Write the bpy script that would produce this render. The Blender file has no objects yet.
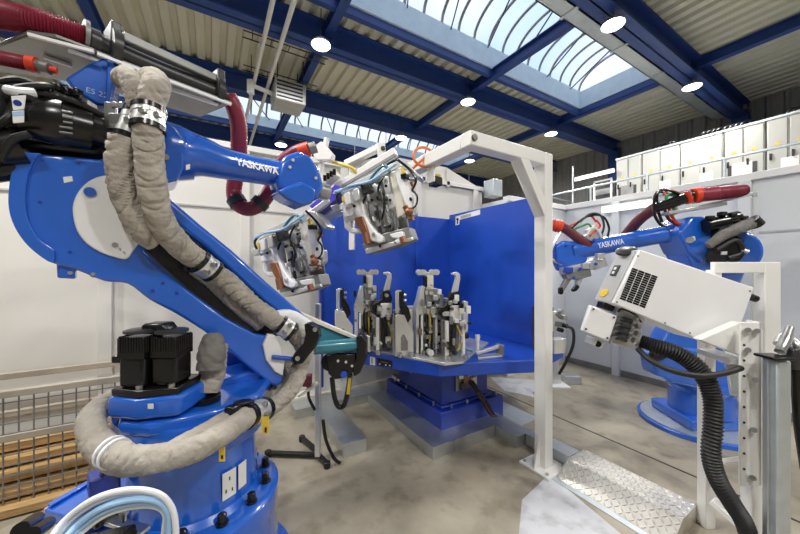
import bpy, bmesh, math, random
from mathutils import Vector, Matrix, noise
random.seed(7)
C = bpy.context.scene.collection
PI = math.pi
# ------------------------------------------------------------------ camera, world, light, exposure
CAM_Z = 1.6; FPX = 315.0; YAW = math.radians(30.8)
F = Vector((math.sin(YAW), math.cos(YAW), 0)); R = Vector((math.cos(YAW), -math.sin(YAW), 0)); UP = Vector((0, 0, 1))
EYE = Vector((0, 0, CAM_Z))
cd = bpy.data.cameras.new('camera'); cam = bpy.data.objects.new('camera', cd); C.objects.link(cam)
cam.location = EYE; cam.rotation_euler = (PI/2, 0, -YAW)
cd.sensor_width = 36; cd.lens = FPX*36/800; cd.clip_start = .02; cd.clip_end = 200
bpy.context.scene.camera = cam
vs = bpy.context.scene.view_settings
vs.view_transform = 'Standard'; vs.look = 'None'; vs.gamma = 1; vs.use_curve_mapping = False; vs.exposure = -0.56
world = bpy.data.worlds.new('sky'); bpy.context.scene.world = world; world.use_nodes = True
nt = world.node_tree; nt.nodes.clear()
wo = nt.nodes.new('ShaderNodeOutputWorld'); bg = nt.nodes.new('ShaderNodeBackground')
tc = nt.nodes.new('ShaderNodeTexCoord'); nz = nt.nodes.new('ShaderNodeTexNoise'); rp = nt.nodes.new('ShaderNodeValToRGB')
nz.inputs['Scale'].default_value = 2.2; nz.inputs['Detail'].default_value = 5
rp.color_ramp.elements[0].position = .36; rp.color_ramp.elements[0].color = (.50, .72, 1, 1)
rp.color_ramp.elements[1].position = .60; rp.color_ramp.elements[1].color = (.97, .98, 1, 1)
nt.links.new(tc.outputs['Generated'], nz.inputs['Vector']); nt.links.new(nz.outputs['Fac'], rp.inputs['Fac'])
nt.links.new(rp.outputs['Color'], bg.inputs['Color']); nt.links.new(bg.outputs[0], wo.inputs[0])
WORLD_STRENGTH = 1.9; LAMP_W = 135.0
bg.inputs['Strength'].default_value = WORLD_STRENGTH

# ------------------------------------------------------------------ pixel -> world helpers
def ray(px, py): return F + R*((px-400)/FPX) + UP*((267-py)/FPX)
def P(px, py, d): return EYE + ray(px, py)*d
def G(px, py, z=0.0):
    r = ray(px, py); return EYE + r*((z-CAM_Z)/r.z)
def onX(px, py, X): r = ray(px, py); return EYE + r*(X/r.x)
def onY(px, py, Y): r = ray(px, py); return EYE + r*(Y/r.y)
class Plane:
    def __init__(s, o, n): s.o = Vector(o); s.n = Vector(n).normalized()
    def __call__(s, px, py, off=0.0):
        r = ray(px, py); return EYE + r*((s.o + s.n*off - EYE).dot(s.n)/r.dot(s.n))
def LD(lat, d, z): return F*d + R*lat + UP*z

# ------------------------------------------------------------------ materials
MATS = {}
def mat(name, col, rough=.5, metal=0.0, var=.06, scale=6.0, bump=0.0, bscale=40.0, coat=0.0, spec=.5, emit=None, estr=0.0, aniso=None):
    m = bpy.data.materials.new(name); m.use_nodes = True; n = m.node_tree; b = n.nodes['Principled BSDF']
    b.inputs['Roughness'].default_value = rough; b.inputs['Metallic'].default_value = metal
    b.inputs['Specular IOR Level'].default_value = spec; b.inputs['Coat Weight'].default_value = coat
    t = n.nodes.new('ShaderNodeTexCoord'); x = n.nodes.new('ShaderNodeTexNoise'); x.inputs['Scale'].default_value = scale; x.inputs['Detail'].default_value = 4
    r = n.nodes.new('ShaderNodeValToRGB'); e = r.color_ramp.elements
    e[0].position = .3; e[1].position = .7
    e[0].color = tuple(max(0, c*(1-var)) for c in col)+(1,); e[1].color = tuple(min(1, c*(1+var)) for c in col)+(1,)
    src = t.outputs['Object']
    if aniso:
        mp = n.nodes.new('ShaderNodeMapping'); mp.inputs['Scale'].default_value = aniso; n.links.new(src, mp.inputs[0]); src = mp.outputs[0]
    n.links.new(src, x.inputs['Vector']); n.links.new(x.outputs['Fac'], r.inputs['Fac']); n.links.new(r.outputs['Color'], b.inputs['Base Color'])
    if bump:
        y = n.nodes.new('ShaderNodeTexNoise'); y.inputs['Scale'].default_value = bscale; y.inputs['Detail'].default_value = 3
        bp = n.nodes.new('ShaderNodeBump'); bp.inputs['Strength'].default_value = bump; bp.inputs['Distance'].default_value = .01
        n.links.new(src, y.inputs['Vector']); n.links.new(y.outputs['Fac'], bp.inputs['Height']); n.links.new(bp.outputs[0], b.inputs['Normal'])
    if emit:
        b.inputs['Emission Color'].default_value = tuple(emit)+(1,); b.inputs['Emission Strength'].default_value = estr
    MATS[name] = m; return m
mat('robot_blue', (.010, .118, .60), .25, var=.05, coat=1.0)
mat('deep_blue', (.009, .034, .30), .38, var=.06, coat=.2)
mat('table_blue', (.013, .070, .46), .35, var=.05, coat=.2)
mat('purple_blue', (.06, .04, .42), .4)
mat('beam_navy', (.022, .062, .25), .45, var=.08)
mat('curb_blue', (.58, .70, .82), .6)
mat('white_paint', (.80, .79, .76), .42, var=.02)
mat('bright_white', (.86, .86, .86), .38, var=.015)
mat('wall_white', (.74, .72, .67), .55, var=.03, scale=1.5)
mat('wall_cool', (.70, .72, .72), .5, var=.03, scale=1.5)
mat('cream', (.72, .68, .58), .5)
mat('black', (.005, .005, .0055), .25, var=.2)
mat('rubber', (.010, .010, .010), .5, var=.2)
mat('dark_grey', (.030, .030, .032), .35, var=.15)
mat('steel', (.55, .55, .55), .3, metal=1.0, var=.08)
mat('alu', (.70, .70, .68), .34, metal=.65, var=.07)
mat('alu_dark', (.26, .26, .25), .45, metal=.6, var=.15)
mat('brown_steel', (.23, .20, .18), .35, metal=.8, var=.2)
mat('galv', (.56, .59, .60), .33, metal=.85, var=.06, scale=14)
mat('galv_light', (.58, .63, .66), .40, metal=.7, var=.06, scale=14)
mat('tread', (.72, .68, .62), .36, metal=.7, var=.12, scale=9)
mat('copper', (.30, .13, .07), .4, metal=.7, var=.15)
mat('fabric', (.385, .35, .30), .9, var=.14, scale=18, bump=.5, bscale=60)
mat('fabric_dark', (.17, .16, .15), .8, var=.2, scale=14, bump=.4, bscale=40)
mat('red_hose', (.24, .022, .045), .35, var=.1)
mat('maroon', (.13, .02, .03), .5, var=.15)
mat('orange_red', (.75, .06, .02), .45)
mat('orange', (.80, .22, .05), .5)
mat('teal', (.03, .20, .27), .3, var=.1, coat=.3)
mat('cable_blue', (.36, .58, .86), .4)
mat('cable_white', (.78, .80, .84), .4)
mat('green', (.03, .30, .10), .5)
mat('yellow', (.72, .52, .05), .5)
mat('wood', (.46, .29, .12), .6, var=.35, scale=3, aniso=(1.5, 14, 14))
mat('tan_steel', (.40, .35, .28), .55, var=.12)
mat('deck', (.66, .64, .52), .35, var=.07, scale=1.0)
mat('hall_wall', (.30, .30, .30), .6, var=.06)
mat('lamp_lens', (1, 1, 1), .4, emit=(1, .97, .88), estr=9.0)
mat('tube_lens', (1, 1, 1), .4, emit=(1, 1, 1), estr=2.6)
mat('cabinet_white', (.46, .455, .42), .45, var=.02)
mat('label_white', (.82, .82, .80), .5, var=.01)
mat('label_grey', (.45, .45, .45), .5)
mat('screen_dark', (.03, .04, .04), .3)
mat('sticker_yellow', (.80, .55, .04), .5)
# concrete
def concrete():
    m = bpy.data.materials.new('concrete'); m.use_nodes = True; n = m.node_tree; b = n.nodes['Principled BSDF']; L = n.links.new
    t = n.nodes.new('ShaderNodeTexCoord')
    a = n.nodes.new('ShaderNodeTexNoise'); a.inputs['Scale'].default_value = 1.1; a.inputs['Detail'].default_value = 8; a.inputs['Roughness'].default_value = .65
    r = n.nodes.new('ShaderNodeValToRGB'); e = r.color_ramp.elements
    e[0].position = .33; e[0].color = (.25, .215, .16, 1); e[1].position = .68; e[1].color = (.42, .375, .295, 1)
    c = n.nodes.new('ShaderNodeTexNoise'); c.inputs['Scale'].default_value = 7; c.inputs['Detail'].default_value = 6
    r2 = n.nodes.new('ShaderNodeValToRGB'); r2.color_ramp.elements[0].position = .30; r2.color_ramp.elements[0].color = (.62, .60, .56, 1); r2.color_ramp.elements[1].position = .5; r2.color_ramp.elements[1].color = (1, 1, 1, 1)
    mx = n.nodes.new('ShaderNodeMix'); mx.data_type = 'RGBA'; mx.blend_type = 'MULTIPLY'; mx.inputs[0].default_value = .9
    for q in (a, c): L(t.outputs['Object'], q.inputs['Vector'])
    L(a.outputs['Fac'], r.inputs['Fac']); L(c.outputs['Fac'], r2.inputs['Fac']); L(r.outputs['Color'], mx.inputs[6]); L(r2.outputs['Color'], mx.inputs[7]); L(mx.outputs[2], b.inputs['Base Color'])
    rr = n.nodes.new('ShaderNodeMapRange'); rr.inputs['To Min'].default_value = .32; rr.inputs['To Max'].default_value = .6
    L(c.outputs['Fac'], rr.inputs['Value']); L(rr.outputs[0], b.inputs['Roughness'])
    MATS['concrete'] = m
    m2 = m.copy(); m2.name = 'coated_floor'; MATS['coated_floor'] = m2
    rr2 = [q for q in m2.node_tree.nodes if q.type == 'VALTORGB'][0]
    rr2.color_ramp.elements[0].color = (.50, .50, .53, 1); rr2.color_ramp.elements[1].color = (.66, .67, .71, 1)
concrete()
def pane_mat():
    m = bpy.data.materials.new('skylight_sheet'); m.use_nodes = True; n = m.node_tree; n.nodes.clear()
    o = n.nodes.new('ShaderNodeOutputMaterial'); tr = n.nodes.new('ShaderNodeBsdfTransparent'); tr.inputs[0].default_value = (.93, .96, 1, 1)
    tl = n.nodes.new('ShaderNodeBsdfTranslucent'); tl.inputs[0].default_value = (.85, .9, .95, 1); mx = n.nodes.new('ShaderNodeMixShader'); mx.inputs[0].default_value = .3
    n.links.new(tr.outputs[0], mx.inputs[1]); n.links.new(tl.outputs[0], mx.inputs[2]); n.links.new(mx.outputs[0], o.inputs[0]); MATS['skylight_sheet'] = m
pane_mat()
M = MATS

# ------------------------------------------------------------------ mesh builder
ORI = {}
def spline(pts, n):
    pts = [Vector(p) for p in pts]
    if len(pts) == 2: return [pts[0].lerp(pts[1], i/n) for i in range(n+1)]
    out = []; k = len(pts)-1; per = max(2, n//k)
    for i in range(k):
        p0 = pts[max(i-1, 0)]; p1 = pts[i]; p2 = pts[i+1]; p3 = pts[min(i+2, k)]
        for j in range(per):
            t = j/per
            out.append(.5*((2*p1)+(p2-p0)*t+(2*p0-5*p1+4*p2-p3)*t*t+(3*p1-p0-3*p2+p3)*t**3))
    out.append(pts[-1]); return out
def closed2d(pts, per=5):
    n = len(pts); out = []; v = [Vector((p[0], p[1])) for p in pts]
    for i in range(n):
        p0, p1, p2, p3 = v[i-1], v[i], v[(i+1) % n], v[(i+2) % n]
        for j in range(per):
            t = j/per; q = .5*((2*p1)+(p2-p0)*t+(2*p0-5*p1+4*p2-p3)*t*t+(3*p1-p0-3*p2+p3)*t**3); out.append((q.x, q.y))
    return out
def open2d(pts, per=5):
    return [(q.x, q.y) for q in spline([(p[0], p[1], 0) for p in pts], per*(len(pts)-1))]
class MB:
    def __init__(s): s.v = []; s.f = []
    def add(s, vs_, fs):
        o = len(s.v); s.v += [Vector(q) for q in vs_]; s.f += [tuple(i+o for i in q) for q in fs]; return s
    def box(s, c, size, rot=None, rz=0.0):
        c = Vector(c); m = rot if rot else Matrix.Rotation(rz, 3, 'Z')
        vs_ = [c + m @ Vector((x*size[0]/2, y*size[1]/2, z*size[2]/2)) for x in (-1, 1) for y in (-1, 1) for z in (-1, 1)]
        return s.add(vs_, [(0, 1, 3, 2), (4, 6, 7, 5), (0, 4, 5, 1), (2, 3, 7, 6), (0, 2, 6, 4), (1, 5, 7, 3)])
    def span(s, a, b):
        a = Vector(a); b = Vector(b); return s.box((a+b)/2, tuple(abs(q) for q in (b-a)))
    def bar(s, p, q, w, h, up=(0, 0, 1)):
        p = Vector(p); q = Vector(q); x = (q-p); l = x.length; x.normalize(); u = Vector(up)
        if abs(x.dot(u)) > .98: u = R.copy()
        y = u.cross(x).normalized(); z = x.cross(y)
        return s.box((p+q)/2, (l, w, h), Matrix((x, y, z)).transposed())
    def prism(s, pts, vec):
        vec = Vector(vec); n = len(pts); pts = [Vector(p) for p in pts]
        nn = Vector((0, 0, 0))
        for i in range(n): nn += pts[i].cross(pts[(i+1) % n])
        if nn.dot(vec) > 0: pts = pts[::-1]
        return s.add(pts+[p+vec for p in pts], [tuple(range(n)), tuple(range(2*n-1, n-1, -1))]+[(i, i+n, (i+1) % n+n, (i+1) % n) for i in range(n)])
    def rings(s, cs, frames, radii, seg, wr=None, cap=True, squash=1.0):
        vs_ = []; fs = []; n = len(cs)
        for i in range(n):
            x, y = frames[i]
            for j in range(seg):
                a = 2*PI*j/seg; r = radii[i]
                if wr: r *= wr(i, j, a)
                vs_.append(cs[i] + x*(math.cos(a)*r) + y*(math.sin(a)*r*squash))
        for i in range(n-1):
            for j in range(seg):
                k = (j+1) % seg; fs.append((i*seg+j, i*seg+k, (i+1)*seg+k, (i+1)*seg+j))
        if cap: fs.append(tuple(range(seg-1, -1, -1))); fs.append(tuple(range((n-1)*seg, n*seg)))
        return s.add(vs_, fs)
    def tube(s, pts, r, n=24, seg=12, corr=None, wrinkle=0.0, seed=0, smooth=True, squash=1.0):
        cs = spline(pts, n) if smooth else [Vector(p) for p in pts]
        N = len(cs); tans = []
        for i in range(N): tans.append((cs[min(i+1, N-1)]-cs[max(i-1, 0)]).normalized())
        u = UP if abs(tans[0].z) < .9 else R
        x = (u - tans[0]*u.dot(tans[0])).normalized(); fr = []
        for i in range(N):
            x = (x - tans[i]*x.dot(tans[i])).normalized(); fr.append((x.copy(), tans[i].cross(x)))
        if callable(r): rad = [r(i/(N-1)) for i in range(N)]
        elif isinstance(r, (list, tuple)):
            rad = []
            for i in range(N):
                q = i/(N-1)*(len(r)-1); k = min(int(q), len(r)-2); rad.append(r[k]+(r[k+1]-r[k])*(q-k))
        else: rad = [r]*N
        if corr: rad = [q*(1+corr*(1 if i % 2 else -1)) for i, q in enumerate(rad)]
        wr = None
        if wrinkle:
            r0 = max(rad); arc = [0.0]
            for i in range(1, N): arc.append(arc[-1]+(cs[i]-cs[i-1]).length)
            def wr(i, j, a):
                p = cs[i]; o = fr[i][0]*math.cos(a)+fr[i][1]*math.sin(a)
                s_ = arc[i]/r0
                q = noise.noise(o*.8+Vector((seed*3.1, s_*.55, seed)))
                c = noise.noise(o*.55+Vector((s_*1.25+1.6*math.sin(a+seed), seed, 0)))
                c = -max(0.0, 1-abs(c)*7.5)*1.35
                f = noise.noise(o*1.6+Vector((seed, s_*3.5+1.5*math.cos(a*1.0+seed), 3)))
                return 1+wrinkle*(q*.8+c*.95+f*.5)
        return s.rings(cs, fr, rad, seg, wr, squash=squash)
    def cyl(s, p, q, r, r2=None, seg=20):
        p = Vector(p); q = Vector(q); return s.tube([p, q], [r, r if r2 is None else r2], n=1, seg=seg)
    def lathe(s, c, prof, axis=(0, 0, 1), seg=40):
        c = Vector(c); a = Vector(axis).normalized(); u = R if abs(a.z) > .9 else UP
        x = (u-a*u.dot(a)).normalized(); y = a.cross(x)
        return s.rings([c+a*h for h, r in prof], [(x, y)]*len(prof), [r for h, r in prof], seg)
    def ball(s, c, r, seg=14, sq=(1, 1, 1)):
        n = seg//2; prof = []
        vs_ = []; fs = []; c = Vector(c)
        for i in range(n+1):
            t = PI*i/n
            for j in range(seg):
                a = 2*PI*j/seg; vs_.append(c+Vector((r*sq[0]*math.sin(t)*math.cos(a), r*sq[1]*math.sin(t)*math.sin(a), r*sq[2]*math.cos(t))))
        for i in range(n):
            for j in range(seg):
                k = (j+1) % seg; fs.append((i*seg+j, (i+1)*seg+j, (i+1)*seg+k, i*seg+k))
        return s.add(vs_, fs)
    def build(s, name, m, parent=None, bevel=0.0, smooth=30, label=None, segs=2):
        if parent is not None: o0 = ORI[parent]
        else:
            xs = [v.x for v in s.v]; ys = [v.y for v in s.v]; zs = [v.z for v in s.v]
            o0 = Vector(((min(xs)+max(xs))/2, (min(ys)+max(ys))/2, min(zs)))
        me = bpy.data.meshes.new(name); me.from_pydata([v-o0 for v in s.v], [], s.f); me.update()
        bm = bmesh.new(); bm.from_mesh(me); bmesh.ops.recalc_face_normals(bm, faces=bm.faces[:]); bm.to_mesh(me); bm.free()
        me.materials.append(M[m])
        if smooth:
            for p in me.polygons: p.use_smooth = True
            me.set_sharp_from_angle(angle=math.radians(smooth))
        o = bpy.data.objects.new(name, me); C.objects.link(o); ORI[o] = o0
        if parent is not None: o.parent = parent
        else: o.location = o0
        if bevel:
            b = o.modifiers.new('bevel', 'BEVEL'); b.width = bevel; b.segments = segs; b.limit_method = 'ANGLE'; b.angle_limit = math.radians(40); b.harden_normals = False
        if label: o['label'] = label
        return o
def tag(o, label, cat, group=None):
    o['label'] = label; o['category'] = cat
    if group: o['group'] = group
    return o
def struct(o): o['kind'] = 'structure'; return o
def thing(name, label, cat, loc, group=None):
    o = bpy.data.objects.new(name, None); C.objects.link(o); o.location = Vector(loc); ORI[o] = Vector(loc); o.empty_display_size = .1
    return tag(o, label, cat, group)
def copy_tree(o, parent=None):
    c = o.copy(); C.objects.link(c); ORI[c] = ORI[o]
    if parent is not None: c.parent = parent
    for ch in o.children: copy_tree(ch, c)
    return c
def text(s_, name, p, xdir, ydir, h, m, parent, width=None, ext=.001, bold=0.0):
    cu = bpy.data.curves.new('t', 'FONT'); cu.body = s_; cu.size = 1; cu.extrude = .0; cu.offset = bold
    to = bpy.data.objects.new('t', cu); C.objects.link(to)
    bpy.context.view_layer.update(); dg = bpy.context.evaluated_depsgraph_get()
    me = bpy.data.meshes.new_from_object(to.evaluated_get(dg)); bpy.data.objects.remove(to); bpy.data.curves.remove(cu)
    xs = [v.co.x for v in me.vertices]; ys = [v.co.y for v in me.vertices]; x0, y0 = min(xs), min(ys); w = max(xs)-x0; hh = max(ys)-y0
    X = Vector(xdir).normalized(); Y = Vector(ydir); Y = (Y-X*Y.dot(X)).normalized(); o0 = ORI[parent] if parent is not None else Vector(p)
    for v in me.vertices:
        v.co = Vector(p)-o0 + X*((v.co.x-x0)/w*(width if width else w*h/hh)) + Y*((v.co.y-y0)/hh*h)
    me.materials.clear(); me.materials.append(M[m]); me.name = name
    o = bpy.data.objects.new(name, me); C.objects.link(o); ORI[o] = o0
    if parent is not None: o.parent = parent
    else: o.location = o0
    return o
# ================================================================== THE SETTING
ROOF = 5.85
b = MB(); b.span((-7, -6, -.1), (12, 14, 0)); struct(b.build('floor', 'concrete', smooth=0))
# pale coated patches on the concrete, lying level with it
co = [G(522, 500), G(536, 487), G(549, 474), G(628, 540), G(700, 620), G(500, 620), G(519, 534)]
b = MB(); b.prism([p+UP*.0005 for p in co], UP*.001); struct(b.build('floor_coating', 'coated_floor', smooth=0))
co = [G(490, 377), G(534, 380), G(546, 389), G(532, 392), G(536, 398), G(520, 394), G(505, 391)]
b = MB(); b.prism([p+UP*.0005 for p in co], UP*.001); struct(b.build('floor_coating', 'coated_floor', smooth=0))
b = MB(); b.span((3.155, -4, .0), (3.172, 3.1, .0015)); struct(b.build('floor_joint', 'rubber', smooth=0))
# cell walls
def xpx(px, Y):  # X on plane Y seen at px
    return onY(px, 267, Y).x
WY = 3.65
b = MB(); b.span((-6, WY, 0), (3.7, WY+.06, 2.82)); struct(b.build('wall_left', 'wall_white', smooth=0))
b = MB()
pts = [Vector((2.15, WY-.03, 2.80)), Vector((3.75, WY-.03, 2.80)), Vector((2.95, WY-.03, 3.06)), Vector((2.15, WY-.03, 3.06))]
b.prism(pts, (0, .06, 0))
b.span((2.95, WY-.05, 2.78), (3.0, WY-.03, 3.04)); b.span((2.52, WY-.05, 2.78), (2.56, WY-.03, 3.06))
struct(b.build('wall_left_top', 'wall_white', smooth=0))
n = 0
for i in range(-5, 4):
    x = .29+i*1.08
    n += 1; b = MB(); b.span((x-.045, WY-.045, 0), (x+.045, WY-.0, 2.82)); struct(b.build('trim_%d' % n, 'wall_white', bevel=.004))
b = MB(); b.span((-6, WY-.012, 2.19), (3.7, WY, 2.205)); n += 1; struct(b.build('trim_%d' % n, 'label_grey', smooth=0))
b = MB(); b.span((-6, WY-.05, 2.80), (3.7, WY+.08, 2.86)); n += 1; struct(b.build('trim_%d' % n, 'white_paint', bevel=.004))
b = MB(); b.span((-6, WY-.03, 0), (3.7, WY, .13)); struct(b.build('baseboard_left', 'cream', smooth=0))
b = MB(); b.span((3.7, 3.15, 0), (5.15, 3.20, 2.6)); struct(b.build('wall_back', 'wall_cool', smooth=0))
b = MB(); b.span((3.7, 3.2, 0), (3.76, WY, 2.6)); struct(b.build('wall_back_return', 'wall_cool', smooth=0))
WX = 5.15
b = MB(); b.span((WX, -5, 0), (WX+.06, 3.2, 2.6)); struct(b.build('wall_right', 'wall_cool', smooth=0))
b = MB(); b.span((WX-.05, -5, 2.56), (WX+.1, 3.15, 2.64)); n += 1; struct(b.build('trim_%d' % n, 'white_paint', bevel=.005))
b = MB(); b.span((3.7, 3.11, 2.56), (WX+.1, 3.23, 2.64)); n += 1; struct(b.build('trim_%d' % n, 'white_paint', bevel=.005))
b = MB(); b.span((WX-.015, -5, 0), (WX, 3.15, .09)); struct(b.build('baseboard_right', 'alu_dark', smooth=0))
for y in (2.36, 1.05, -.3, -1.6):
    n += 1; b = MB(); b.span((WX-.06, y-.05, 0), (WX, y+.05, 2.56)); struct(b.build('trim_%d' % n, 'wall_cool', bevel=.004))
n += 1; b = MB(); b.span((WX-.012, -5, 1.97), (WX, .95, 1.99)); struct(b.build('trim_%d' % n, 'label_grey', smooth=0))
# hall outer wall: profiled sheet with upright ribs
def profiled(b, p0, u, length, pitch, depth, nrm, h0, h1):
    # trapezoid profile extruded upright
    k = int(length/pitch); pr = []
    for i in range(k):
        a = i*pitch
        for t, dd in ((0, 0), (.55, 0), (.68, depth), (.87, depth)): pr.append((a+pitch*t, dd))
    pr.append((k*pitch, 0))
    vs_ = []
    for a, dd in pr:
        q = Vector(p0)+Vector(u)*a+Vector(nrm)*dd; vs_.append(q+UP*h0); vs_.append(q+UP*h1)
    return b.add(vs_, [(2*i, 2*i+2, 2*i+3, 2*i+1) for i in range(len(pr)-1)])
b = MB(); profiled(b, (11.9, -6, 0), (0, 1, 0), 20, .30, .05, (-1, 0, 0), 0, ROOF+.2); struct(b.build('wall_hall_end', 'hall_wall', smooth=0))
b = MB(); profiled(b, (-7, 13.8, 0), (1, 0, 0), 19, .30, .05, (0, -1, 0), 0, ROOF+.2); struct(b.build('wall_hall_side', 'hall_wall', smooth=0))
b = MB(); profiled(b, (-7, -6, 0), (1, 0, 0), 19, .30, .05, (0, 1, 0), 0, ROOF+.2); struct(b.build('wall_hall_near', 'hall_wall', smooth=0))
b = MB(); profiled(b, (-7, -6, 0), (0, 1, 0), 20, .30, .05, (1, 0, 0), 0, ROOF+.2); struct(b.build('wall_hall_start', 'hall_wall', smooth=0))
# roof deck: trapezoidal sheet with ribs along Y, open where the two skylights are
SKY = [(2.95, 4.78, -6.5, 8.45), (8.35, 10.25, -3.0, 8.45)]
def deck(b, x0, x1, y0, y1):
    pitch = .25; k = max(1, round((x1-x0)/pitch)); pitch = (x1-x0)/k; pr = []
    for i in range(k):
        for t, dz in ((0, 0), (.50, 0), (.60, .075), (.90, .075)): pr.append((x0+(i+t)*pitch, ROOF+dz))
    pr.append((x1, ROOF)); vs_ = []
    for x, z in pr: vs_ += [Vector((x, y0, z)), Vector((x, y1, z))]
    b.add(vs_, [(2*i, 2*i+1, 2*i+3, 2*i+2) for i in range(len(pr)-1)])
b = MB()
deck(b, -7, 12, -6, SKY[0][0]); deck(b, SKY[0][3], 12, SKY[0][0], SKY[0][1]); deck(b, -7, 12, SKY[0][1], SKY[1][0])
deck(b, SKY[1][3], 12, SKY[1][0], SKY[1][1]); deck(b, -7, SKY[1][2], SKY[1][0], SKY[1][1]); deck(b, -7, 12, SKY[1][1], 14)
deck(b, -7, SKY[0][2], SKY[0][0], SKY[0][1])
struct(b.build('ceiling', 'deck', smooth=0))
# skylights: upstand, arched ribs, tie bars and curved translucent sheets
for wi, (y0, y1, x0, x1) in enumerate(SKY):
    H = (.42, .26)[wi]; b = MB()
    for y in (y0, y1): b.span((x0, y-.03, ROOF-.02), (x1, y+.03, ROOF+H))
    b.span((x1-.03, y0, ROOF-.02), (x1+.03, y1, ROOF+H)); b.span((x0-.03, y0, ROOF-.02), (x0+.03, y1, ROOF+H))
    w = struct(b.build('window_%d' % (wi+1), 'curb_blue', smooth=0))
    yc = (y0+y1)/2; hw = (y1-y0)/2; rise = .55
    arc = [(yc+hw*math.cos(PI-PI*i/12*1.0), ROOF+H+rise*math.sin(PI*i/12)) for i in range(13)]
    s_ = MB(); s_.add([Vector((x, y, z)) for y, z in arc for x in (x0, x1)], [(2*i, 2*i+1, 2*i+3, 2*i+2) for i in range(12)])
    s_.build('pane', 'skylight_sheet', w)
    f = MB(); x = x0+.2; k = 0
    while x < x1:
        f.tube([(x, y, z-.02) for y, z in arc], .028, n=24, seg=6); x += .42
    f.build('glazing_bar', 'alu_dark', w)
    f = MB(); x = x0+.5
    while x < x1-.5:
        f.bar((x, y0, ROOF+H-.05), (x+1.0, y1, ROOF+H-.05), .02, .02); x += 1.0
    f.build('tie_bar', 'dark_grey', w)
    n += 1; e = MB()
    for y in (y0-.06, y1+.06): e.span((x0-.1, y-.05, ROOF-.16), (x1+.1, y+.05, ROOF-.0))
    e.span((x1, y0, ROOF-.16), (x1+.1, y1, ROOF)); struct(e.build('trim_%d' % n, 'beam_navy', bevel=.006))
# steel: I-beams along X, purlins along Y
def ibeam(y, z0, h, w, x0=-7, x1=11.85):
    b = MB(); b.span((x0, y-w/2, z0), (x1, y+w/2, z0+.025)); b.span((x0, y-w/2, z0+h-.025), (x1, y+w/2, z0+h)); b.span((x0, y-.012, z0), (x1, y+.012, z0+h))
    return b
for y, w in ((2.48, .30), (5.45, .30), (7.75, .30), (11.0, .3), (-.9, .3)):
    n += 1; struct(ibeam(y, 5.42, .42, w).build('trim_%d' % n, 'beam_navy', smooth=0))
for x in (1.75, 5.2, 8.52, -1.7, -5.0):
    n += 1; b = MB(); b.span((x-.07, -6, ROOF-.20), (x+.07, 13.7, ROOF-.18)); b.span((x-.01, -6, ROOF-.2), (x+.01, 13.7, ROOF)); b.span((x-.07, -6, ROOF-.02), (x+.07, 13.7, ROOF)); struct(b.build('trim_%d' % n, 'beam_navy', smooth=0))
n += 1; b = MB(); b.span((11.6, 2.33, 0), (11.88, 2.63, 5.6)); struct(b.build('trim_%d' % n, 'beam_navy', smooth=0))
n += 1; b = MB(); b.span((11.6, 5.3, 0), (11.88, 5.6, 5.6)); struct(b.build('trim_%d' % n, 'beam_navy', smooth=0))

# ================================================================== LAMPS AND SERVICES UNDER THE ROOF
def lamp(x, y, z, label, watt=None, group=None):
    t = thing('high_bay_lamp', label, 'lamp', (x, y, z), group)
    b = MB(); b.lathe((x, y, z), [(0, .155), (.03, .155), (.04, .09), (.10, .07), (.11, .02)], seg=28); b.build('housing', 'alu_dark', t)
    b = MB(); b.lathe((x, y, z), [(-.014, .142), (.0, .154), (.004, .154)], seg=28); b.build('lens', 'lamp_lens', t)
    b = MB(); b.cyl((x, y, z+.10), (x, y, ROOF), .008, seg=6); b.build('suspension_rod', 'dark_grey', t)
    ld = bpy.data.lights.new('lamp_light', 'AREA'); ld.shape = 'DISK'; ld.size = .35; ld.energy = watt or LAMP_W; ld.color = (1, .985, .95)
    lo = bpy.data.objects.new('lamp_light', ld); C.objects.link(lo); lo.parent = t; lo.location = (0, 0, -.02)
    return t
Lz = 5.25
def lampxy(px, py, z=Lz): return G(px, py, z)
for px, py, lab in ((321, 45, 'round high bay lamp below the beam, beside the two grey pipes'),
                    (468, 102, 'round high bay lamp below the middle of the blue beam, above the white portal frame'),
                    (551, 134, 'round high bay lamp at the far end of the middle beam, near the end wall'),
                    (613, 25, 'round high bay lamp beside the galvanised tray, nearest the upper right of the photo'),
                    (692, 87, 'round high bay lamp under the galvanised tray, above the row of white cabinets')):
    p = lampxy(px, py); lamp(p.x, p.y, Lz, lab)
for px, py, z, lab in ((281, 145, 5.0, 'small distant high bay lamp above the blue robot forearm'),
                       (469.5, 161, 5.1, 'distant round high bay lamp seen through the white portal frame'),
                       (401, 138, 5.1, 'distant high bay lamp glowing in front of the far skylight')):
    p = G(px, py, z); lamp(p.x, p.y, z, lab)
# the same rows of lamps carry on over the part of the hall behind the camera
for x, y in ((-1.0, -2.2), (2.3, -2.2), (5.6, -2.2), (-3.5, 2.0), (-1.2, 2.1), (-3.0, 4.9)):
    lamp(x, y, Lz, 'high bay lamp in the row over the camera side of the hall', 190, 'lamps over the near side of the hall')
# galvanised cable tray under the right beam
a = G(575, -25, 5.5); c = G(733, 140, 5.2)
b = MB(); b.span((1.0, 2.66, 5.44), (11.3, 2.90, 5.47)); b.span((1.0, 2.66, 5.44), (11.3, 2.68, 5.53)); b.span((1.0, 2.88, 5.44), (11.3, 2.90, 5.53))
for i in range(7): b.span((1.6+i*1.5, 2.64, 5.43), (1.66+i*1.5, 2.92, 5.44))
tag(b.build('cable_tray', 'galv', smooth=0), 'long galvanised cable tray running under the right roof beam past two lamps', 'cable tray')
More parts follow.
